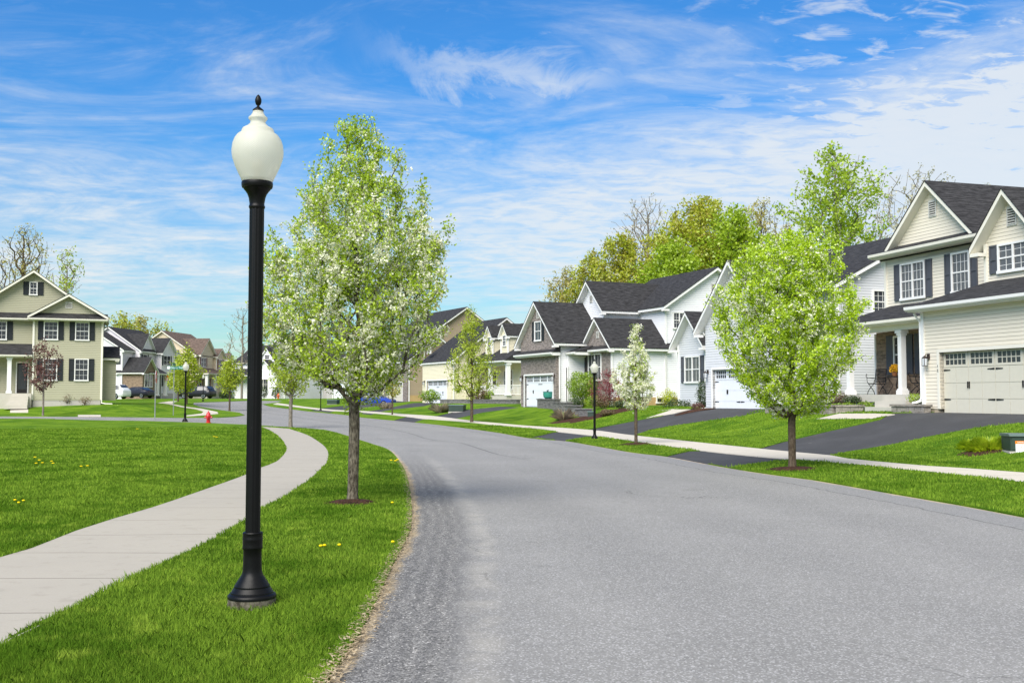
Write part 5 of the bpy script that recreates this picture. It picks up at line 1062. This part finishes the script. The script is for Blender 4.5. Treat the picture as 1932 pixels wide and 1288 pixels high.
# ------------------------------------------------------------------ cars
def car(name, label, P, rz, L, W, H, kind, mat):
    e = empty(name, tuple(P), rz, label=label, cat='car'); l = L/2; w_ = W/2
    if kind == 'suv': st = [(-l, .42, .86, .9, .90), (-l+.12, .28, .98, 1.0, .95), (-l+.9, .26, 1.05, 1.08, 1), (-.55*l+.1, .26, 1.08, 1.12, 1), (-.18*l, .26, 1.08, H-.03, 1), (.2*l, .26, 1.10, H, 1), (.72*l, .26, 1.12, H-.04, 1), (.90*l, .28, 1.10, 1.3, .98), (.985*l, .32, 1.02, 1.08, .95), (l, .40, .9, .95, .92)]
    else: st = [(-l, .38, .62, .66, .85), (-l+.12, .25, .74, .76, .93), (-l+.75, .22, .84, .86, 1), (-.50*l, .22, .90, .93, 1), (-.12*l, .22, .92, H-.03, 1), (.15*l, .22, .93, H, 1), (.48*l, .22, .95, H-.12, 1), (.80*l, .24, .97, 1.02, 1), (.96*l, .27, .92, .96, .95), (l, .36, .78, .82, .9)]
    vs_ = []
    for x, zb, zm, zr_, kw in st:
        cab = zr_-zm > .15; wr = w_*kw*(.78 if cab else .93); wm = w_*kw
        vs_ += [(x, -wm*.9, zb), (x, -wm, zb+.14), (x, -wm, (zb+zm)/2+.05), (x, -wm*.97, zm), (x, -wr, zr_-.03), (x, -wr*.7, zr_), (x, wr*.7, zr_), (x, wr, zr_-.03), (x, wm*.97, zm), (x, wm, (zb+zm)/2+.05), (x, wm, zb+.14), (x, wm*.9, zb)]
    n = 12; fs = [(i*n+k, i*n+(k+1) % n, (i+1)*n+(k+1) % n, (i+1)*n+k) for i in range(len(st)-1) for k in range(n)]+[tuple(range(n)), tuple((len(st)-1)*n+k for k in range(n))]
    bd = MB().add(vs_, fs).build('body', mat, e, smooth='auto')
    for sy in (-1, 1):
        g_ = MB(); ia = 4; ib = 6
        def sp(i, t, o_=.012):
            x, zb, zm, zr_, kw = st[i]; y0 = w_*kw*.97; y1 = w_*kw*.78; z0_, z1_ = zm+.04, zr_-.08; return (x, sy*(y0+(y1-y0)*t+o_), z0_+(z1_-z0_)*t)
        xs = [sp(4, 0), sp(4, 1), sp(5, 1), sp(6, 1), sp(6, 0), sp(5, 0)]; fx = (st[3][0]*.55+st[4][0]*.45); bx_ = (st[7][0]*.5+st[6][0]*.5)
        g_.add([(fx, sy*(w_*.95), st[4][2]+.05)]+xs+[(bx_, sy*(w_*.95), st[6][2]+.06)], [(0, 1, 2), (1, 6, 3, 2), (6, 5, 4, 3), (5, 7, 4)]); g_.build('side_window', 'glass_dark', e, recalc=False)
        for sx in (-.62, .60):
            wc = (sx*l, sy*(w_-.10)); r_ = .36 if kind == 'suv' else .32
            T = lambda p, wc=wc, r_=r_, sy=sy: (wc[0]+p[0], wc[1]+sy*p[2], r_+p[1])
            wh = MB().lathe([(r_*.62, -.1), (r_*.95, -.1), (r_, -.06), (r_, .08), (r_*.94, .115), (r_*.66, .115)], 20, T=T).build('wheel', 'tyre', e, smooth='auto'); MB().lathe([(r_*.64, .10), (r_*.62, .118), (r_*.2, .112), (.0, .122)], 16, T=T).build('rim', 'rim', wh, smooth='auto')
        MB().box(l-.10, l-.005, sy*w_*.62-.16, sy*w_*.62+.16, st[-1][2]-.12, st[-1][2]+.06).build('tail_light', 'tail_red', e); MB().box(-l+.01, -l+.14, sy*w_*.62-.16, sy*w_*.62+.16, st[0][2]-.1, st[0][2]+.06).build('headlight', 'head_clear', e)
    for (i, j, nm) in ((3, 4, 'windscreen'), (7, 6, 'rear_window')):
        A_, B_ = st[i], st[j]; dx = -.02 if i == 3 else .02; t0, t1 = .18, .86
        zA, zB = A_[3], B_[3]; q = []
        for t, kw in ((t0, .80), (t1, .66)): q.append((A_[0]+(B_[0]-A_[0])*t+dx, kw*w_, zA+(zB-zA)*t+.025))
        MB().add([(q[0][0], -q[0][1], q[0][2]), (q[0][0], q[0][1], q[0][2]), (q[1][0], q[1][1], q[1][2]), (q[1][0], -q[1][1], q[1][2])], [(0, 1, 2, 3)]).build(nm, 'glass_dark', e, recalc=False)
    return e
def onground(px, py, Yd, dz=0): b = at(px, py, Yd); b[2] = tf(b[0], b[1])+dz; return b
b = at(707, 766, 108); b[2] = at(707, 767, 108)[2]; car('parked_car', 'blue hatchback parked on the driveway behind the tall pear trunk', b, R(166), 4.1, 1.75, 1.46, 'sedan', 'car_blue')
b = at(205, 752, 128); b[2] = at(205, 752.5, 128)[2]; car('parked_car', 'white suv behind the sage green house', b, R(-12), 4.9, 1.9, 1.78, 'suv', 'car_white')
b = at(258, 750.5, 134); b[2] = at(258, 750.8, 134)[2]; car('parked_car', 'dark grey sedan next to the white suv', b, R(-18), 4.5, 1.8, 1.42, 'sedan', 'car_dark')
b = at(372, 751, 150); b[2] = at(372, 751.5, 150)[2]; car('parked_car', 'black suv in front of the beige house porch', b, R(-14), 5.0, 1.95, 1.78, 'suv', 'car_black')
b = at(570, 748.5, 172); b[2] = at(570, 749, 172)[2]; car('parked_car', 'small white car far behind the left pear branches', b, R(170), 4.6, 1.8, 1.5, 'suv', 'car_white')

# ------------------------------------------------------------------ dandelions
proto = None
for (px, py, lb) in [(66, 868, 0), (74, 874, 0), (68, 880, 0), (80, 879, 0), (97, 876, 0), (100, 880, 0), (153, 886, 1), (165, 885, 1), (28, 953, 2), (44, 954, 2), (35, 958, 2), (404, 827, 3), (409, 828, 3), (259, 812, 3), (738, 874, 4), (746, 875, 4), (750, 873, 4), (740, 958, 5), (741, 1036, 6), (605, 1044, 7), (640, 1042, 7), (612, 1043, 7)]:
    P = G(px, py); LB = ['yellow dandelion in the cluster near the left edge of the lawn', 'yellow dandelion right of the left lawn cluster', 'yellow dandelion low on the left lawn', 'tiny yellow dandelion far out on the left lawn', 'yellow dandelion at the verge tip right of the pear trunk', 'yellow dandelion at the kerb beside the pear tree', 'yellow dandelion at the kerb below the pear tree', 'yellow dandelion in the grass between the lamp post and kerb'][lb]
    if proto is None:
        proto = empty('dandelion', tuple(P), 0, label=LB, cat='flower', group='dandelions in the lawn'); MB().tube([(0, 0, 0), (.004, 0, .075)], .002, 4).build('stem', 'green_leaf', proto); MB().lathe([(.004, .07), (.017, .078), (.020, .086), (.014, .094), (.0, .097)], 10).build('flower_head', 'dandelion_yellow', proto); e = proto
    else: e = copy_tree(proto); e['label'] = LB; e.location = tuple(P)
    k = max(1, P[1]/14); e.scale = (k, k, 1.0)

# ------------------------------------------------------------------ the lawn's blades
V1, r1_ = blades(620000, -34, 4, 4.2, 60); V2, r2_ = blades(300000, 2, 45, 10, 60)
V = np.concatenate([V1, V2]); rn = np.concatenate([r1_, r2_]); o = soup('lawn_grass', 'grass_blade', V, 5, rn); o['kind'] = 'stuff'; tag(o, 'short bright green lawn grass with slightly longer tufts', 'grass')
# dry litter along the kerb line
le = np.array(LE); n = 12000; sel = rng.uniform(0, 1, n)**1.6*28+3.5; ys = np.interp(sel, [3, 40], [3, 34]); L2_ = le[(le[:, 1] < 40) & (le[:, 1] > -5)]; xs = np.interp(ys, L2_[:, 1], L2_[:, 0])+.0+rng.normal(0, .05, n)
c_ = np.stack([xs, ys, terr(xs, ys)+.016+.02*(rng.uniform(0, 1, n) < .6)+rng.uniform(0, .012, n)], 1); a = rng.normal(0, 1, (n, 3))*np.array([.011, .011, .003]); b = np.cross(a, [0, 0, 1])*.35; o = soup('dry_litter', 'tan_litter', np.stack([c_-a, c_-b, c_+a, c_+b], 1), 4, rng.uniform(0, 1, n)); tag(o, 'dry tan clippings and grit along the left road edge', 'litter', kind='stuff')
